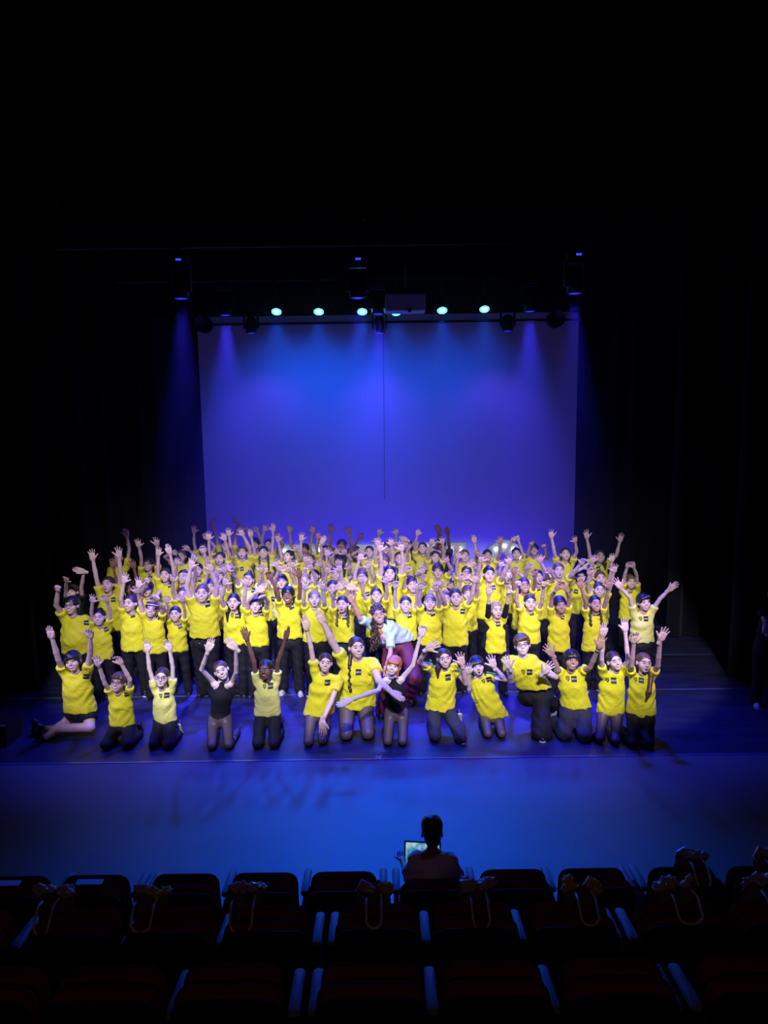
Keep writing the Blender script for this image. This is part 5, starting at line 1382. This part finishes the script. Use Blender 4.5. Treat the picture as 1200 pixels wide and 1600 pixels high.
B_(637, 852, 14.0, (630, 842), (648, 850), 'dancer shielding her forehead with a bent forearm', hair='long', hc='black', print='no', dyL=-.25, Lh='flat', Lhd=-70, Rh='relax', dyR=-.2)
B_(660, 857, 13.8, (653, 831), (671, 858), 'girl with ribbon-tied dark hair and one hand straight up', hair='plain', hc='dark', print='no', Lh='open', hem=930, skin='fair', dyR=-.3)
B_(680, 871, 13.1, (675, 845), (691, 844), 'dark-haired girl with both palms close together above her head', hair='bun', hc='dark', print='no', Lh='spread', Rh='spread', w=1.05)
B_(690, 854, 14.1, (684, 826), (699, 828), 'dark-skinned person in black clothes with long raised arms', H=1.72, hair='boy', hc='black', skin='dark', top='black', print='no', w=1.1, Lel=(685, 846), Rel=(702, 853), Lh='flat', Lhd=-30, Rh='open')
B_(726, 869, 13.2, (714, 855), (741, 842), 'stocky dancer with straight fringe in front of the lit letter bar', hair='plain', hc='brown', w=1.2, print='no', mouth='shut', Lel=(710, 880), Rel=(745, 872), Lh='open', Rh='flat')
B_(762, 869, 13.2, (746, 864), (782, 843), 'dancer with black hair in front of the round lit letter', hair='plain', hc='black', w=1.1, print='no', mouth='smile', Lel=(752, 884), Rel=(781, 868), Lh='spread', Rh='spread', skin='tan')
B_(807, 866, 13.5, (802, 842), (808, 839), 'dancer with arms arched overhead and fists together', hair='topbun', hc='black', print='no', Lel=(790, 866), Rel=(817, 866), Lh='fist', Rh='thumb', mouth='shut')
B_(834, 860, 13.8, (830, 849), (850, 852), 'boy giving a thumbs up, other hand at his forehead', hair='boy', hc='black', skin='tan', print='no', Rh='thumb', Rhd=0, Lh='peace', dyL=-.25, Lel=(824, 868), Rel=(855, 872), w=1.1)
B_(883, 866, 13.2, (861, 834), (898, 842), 'girl with long wavy dark hair over her shoulder near the screen edge', hair='longside', hc='dark', hs=1.05, w=1.15, print='no', Lel=(866, 862), Rel=(901, 862), Lh='spread', Rh='spread', skin='fair', mouth='shut')
B_(937, 870, 13.0, (916, 835), (970, 840), 'smiling dancer with wide V arms in front of the right curtain', hair='ponyside', hc='dark', hs=1.04, w=1.12, print='both', pr=(937, 890), Lel=(921, 862), Rel=(963, 868), Lh='spread', Rh='spread', hflip=1)
print('FAR/NEAR', WARN)
# ---------------------------------------------------------------- seated boy with tablet, seen from behind
bx = .30
by = R1[0] + .27
hp = atY(675, 1302, by)
# a person facing the stage: built facing the camera around the axis and turned round
def seated_boy():
    H = 1.25; Z0 = zf[0]
    SCB = .85; Hc = np.array([0.0, 0.0, (hp[2] - Z0) / SCB]); N = Hc + np.array([0, .03, -.150]); P = np.array([0, .02, .60])
    root = np.zeros(3); h = .013
    f = Field((-.42, -.62, -.02), (.42, .30, Hc[2] + .2), h)
    f.cap(P, N - [0, 0, .06], .11, .10, .04, sy=.7); f.cap(N - np.array([.10, 0, .04]), N + np.array([.10, 0, -.04]), .045, .045, .03)
    f.cap(N - [0, 0, .05], Hc + np.array([0, .02, -.05]), .043, .040, .02)
    arms = []
    for s in (-1, 1):
        S_ = N + np.array([s*.135, 0, -.06]); E = S_ + np.array([s*.06, -.05, -.20]); W = np.array([.07 + s*.16, -.28, E[2] - .02])
        f.cap(S_, E, .040, .034, .02); f.cap(E, W, .034, .024, .02); arms.append((s, S_, E, W))
    for s in (-1, 1):
        Hp = P + np.array([s*.08, -.02, 0]); Kn = np.array([s*.10, -.40, .60]); A = np.array([s*.10, -.43, .19])
        f.cap(Hp, Kn, .07, .052, .02); f.cap(Kn, A, .05, .034, .015)
    V, Q = f.mesh(); parts = [(V, Q, 0)]
    hv, hq, hm = head_t(0, 'shut'); parts.append((xf(hv * .98, rotm('X', 14), Hc), hq, hm))
    for s, S_, E, W in arms:
        kv, kq = hand_t('cup', 0); hd = nrm(W - E); pn = np.array([0, -.2, 1.0]); y_ = nrm(-(pn - hd*pn.dot(hd))); x_ = np.cross(y_, hd)
        kv = kv * .8
        if s > 0: kv = kv * np.array([-1, 1, 1]); kq = kq[:, ::-1]
        parts.append((kv @ np.stack([x_, y_, hd], 1).T + W, kq, 0))
    V, Q, mi = join(parts); b = link('person', qmesh('person', V, Q, mi), None, [SKIN['brown'], M_EYEW, M_EYED, M_LIP, M_TEETH, M_BROW])
    b.location = (hp[0], by, Z0); b.rotation_euler = (0, 0, math.pi); b.scale = (SCB,) * 3
    tag(b, 'boy in white t-shirt seen from behind, seated in the front row holding a tablet', 'person')
    # tall flat-topped hair
    f = Field((-.13, -.15, -.15), (.13, .16, .20), .007)
    f.ell((0, .020, .050), (.084, .100, .100), .01); f.ell((0, .035, .085), (.080, .090, .075), .02); f.ell((0, .05, -.02), (.066, .062, .075), .02)
    f.ell((0, -.125, -.035), (.074, .115, .105), .012, sub=True)
    for s in (-1, 1): f.ell((s*.088, -.020, -.035), (.030, .050, .055), .012, sub=True)
    X, Y, Z = f.grid(); f.F += .003*np.sin(X*160+Z*40)*np.sin(Y*150+Z*150)
    V, Q = f.mesh(); link('hair', qmesh('hair', xf(V, rotm('X', 14), Hc), Q), b, [HAIRM['black']])
    f = Field((-.36, -.24, .46), (.36, .24, N[2] + .12), .0125)
    B = np.array([0, .02, .52])
    f.cap(B, N - [0, 0, .16], .150, .140, .03, sy=.78, cut=[((0, 0, -1), (0, 0, .52))]); f.cap(N - [0, 0, .16], N - [0, 0, .05], .14, .07, .05, sy=.74)
    f.cap(N - np.array([.11, 0, .05]), N + np.array([.11, 0, -.05]), .055, .055, .04)
    for s, S_, E, W in arms: f.cap(S_, E, .062, .072, .03, cut=[(nrm(E - S_), S_ + (E - S_)*.85)])
    f.ell(N + np.array([0, -.02, .055]), (.066, .070, .050), .012, sub=True)
    X, Y, Z = f.grid(); f.F += .007*np.sin(60*(Z + 1.6*X*X) + 3*np.sin(9*X)) + .003*np.sin(70*X+20*Z)
    V, Q = f.mesh(); t = link('t_shirt', qmesh('t_shirt', V, Q), b, [SHIRTM['white']])
    # dark swoosh-shaped print on the back: laid on the +Y side
    g2 = Field(f.lo, f.lo + f.h * (f.n - 1), f.h); g2.F = f.F[:, ::-1, :].copy()
    ylo, yhi = f.ax[1][0], f.ax[1][-1]
    n = 14; tt = np.linspace(0, 1, n); Vb = []
    for a in tt:
        x = .085 - .185*a; z = N[2] - .155 - .035*math.sin(a*2.4) + .03*max(0, a-.8)*3; wd_ = .016*math.sin(math.pi*min(1, a*1.05+.04)) + .004
        for d in (-1, 1):
            y = (ylo + yhi) - g2.front([x], [z + d*wd_])[0] + .004; Vb.append((x, y, z + d*wd_))
    Qb = [(2*i, 2*i+1, 2*i+3, 2*i+2) for i in range(n-1)]
    link('back_print', qmesh('back_print', np.array(Vb), np.array(Qb)), t, [M_BLACKP])
    f = Field((-.26, -.56, .02), (.26, .20, .76), .016)
    f.ell((0, .0, .62), (.15, .12, .11), .03)
    for s in (-1, 1): f.cap((s*.08, 0, .60), (s*.10, -.40, .60), .084, .066, .02); f.cap((s*.10, -.40, .60), (s*.10, -.43, .22), .064, .06, .02)
    V, Q = f.mesh(); link('trousers', qmesh('trousers', V, Q), b, [TROUM['black']])
    for s in (-1, 1):
        sh = link('shoe', shoe_t('black'), b); sh.location = (s*.10, -.43, .11); sh.scale = (.8, .8, .8)
    return b, Hc
boy, bH = seated_boy()
# tablet standing in his hands, screen towards him
tp = atY(660, 1336, by + .30)
tb = empty('tablet', tp); tb.rotation_euler = (math.radians(-22), 0, math.radians(-6)); tag(tb, 'tablet with a glowing picture held by the boy in the front row', 'tablet')
bevel_box('tablet_case', (.27, .012, .19), .005, tb, M_BLACK)
m = bpy.data.materials.new('tablet_picture'); m.use_nodes = True; nt = m.node_tree; b = nt.nodes['Principled BSDF']
tc = nt.nodes.new('ShaderNodeTexCoord'); n = nt.nodes.new('ShaderNodeTexNoise'); n.inputs['Scale'].default_value = 16; r = nt.nodes.new('ShaderNodeValToRGB')
r.color_ramp.elements[0].color = (.02, .25, .45, 1); r.color_ramp.elements[1].color = (.5, .75, .8, 1); r.color_ramp.elements[0].position = .4; r.color_ramp.elements[1].position = .62
nt.links.new(tc.outputs['Object'], n.inputs['Vector']); nt.links.new(n.outputs['Fac'], r.inputs['Fac']); nt.links.new(r.outputs['Color'], b.inputs['Emission Color'])
b.inputs['Emission Strength'].default_value = .8; b.inputs['Base Color'].default_value = (.01, .01, .01, 1)
V, Q = gbox((0, -.0075, 0), (.245, .002, .165)); link('tablet_screen', qmesh('tablet_screen', V, Q, smooth=False), tb, [m])
_ppl = [o for o in sc.objects if o.name.split('.')[0] == 'person']
for _i, _a in enumerate(_ppl):
    for _b in _ppl[_i+1:]:
        _d = (_a.location.xy - _b.location.xy).length
        if _d < .30: print('CLOSE %.2f  %s | %s' % (_d, _a['label'][:60], _b['label'][:60]))
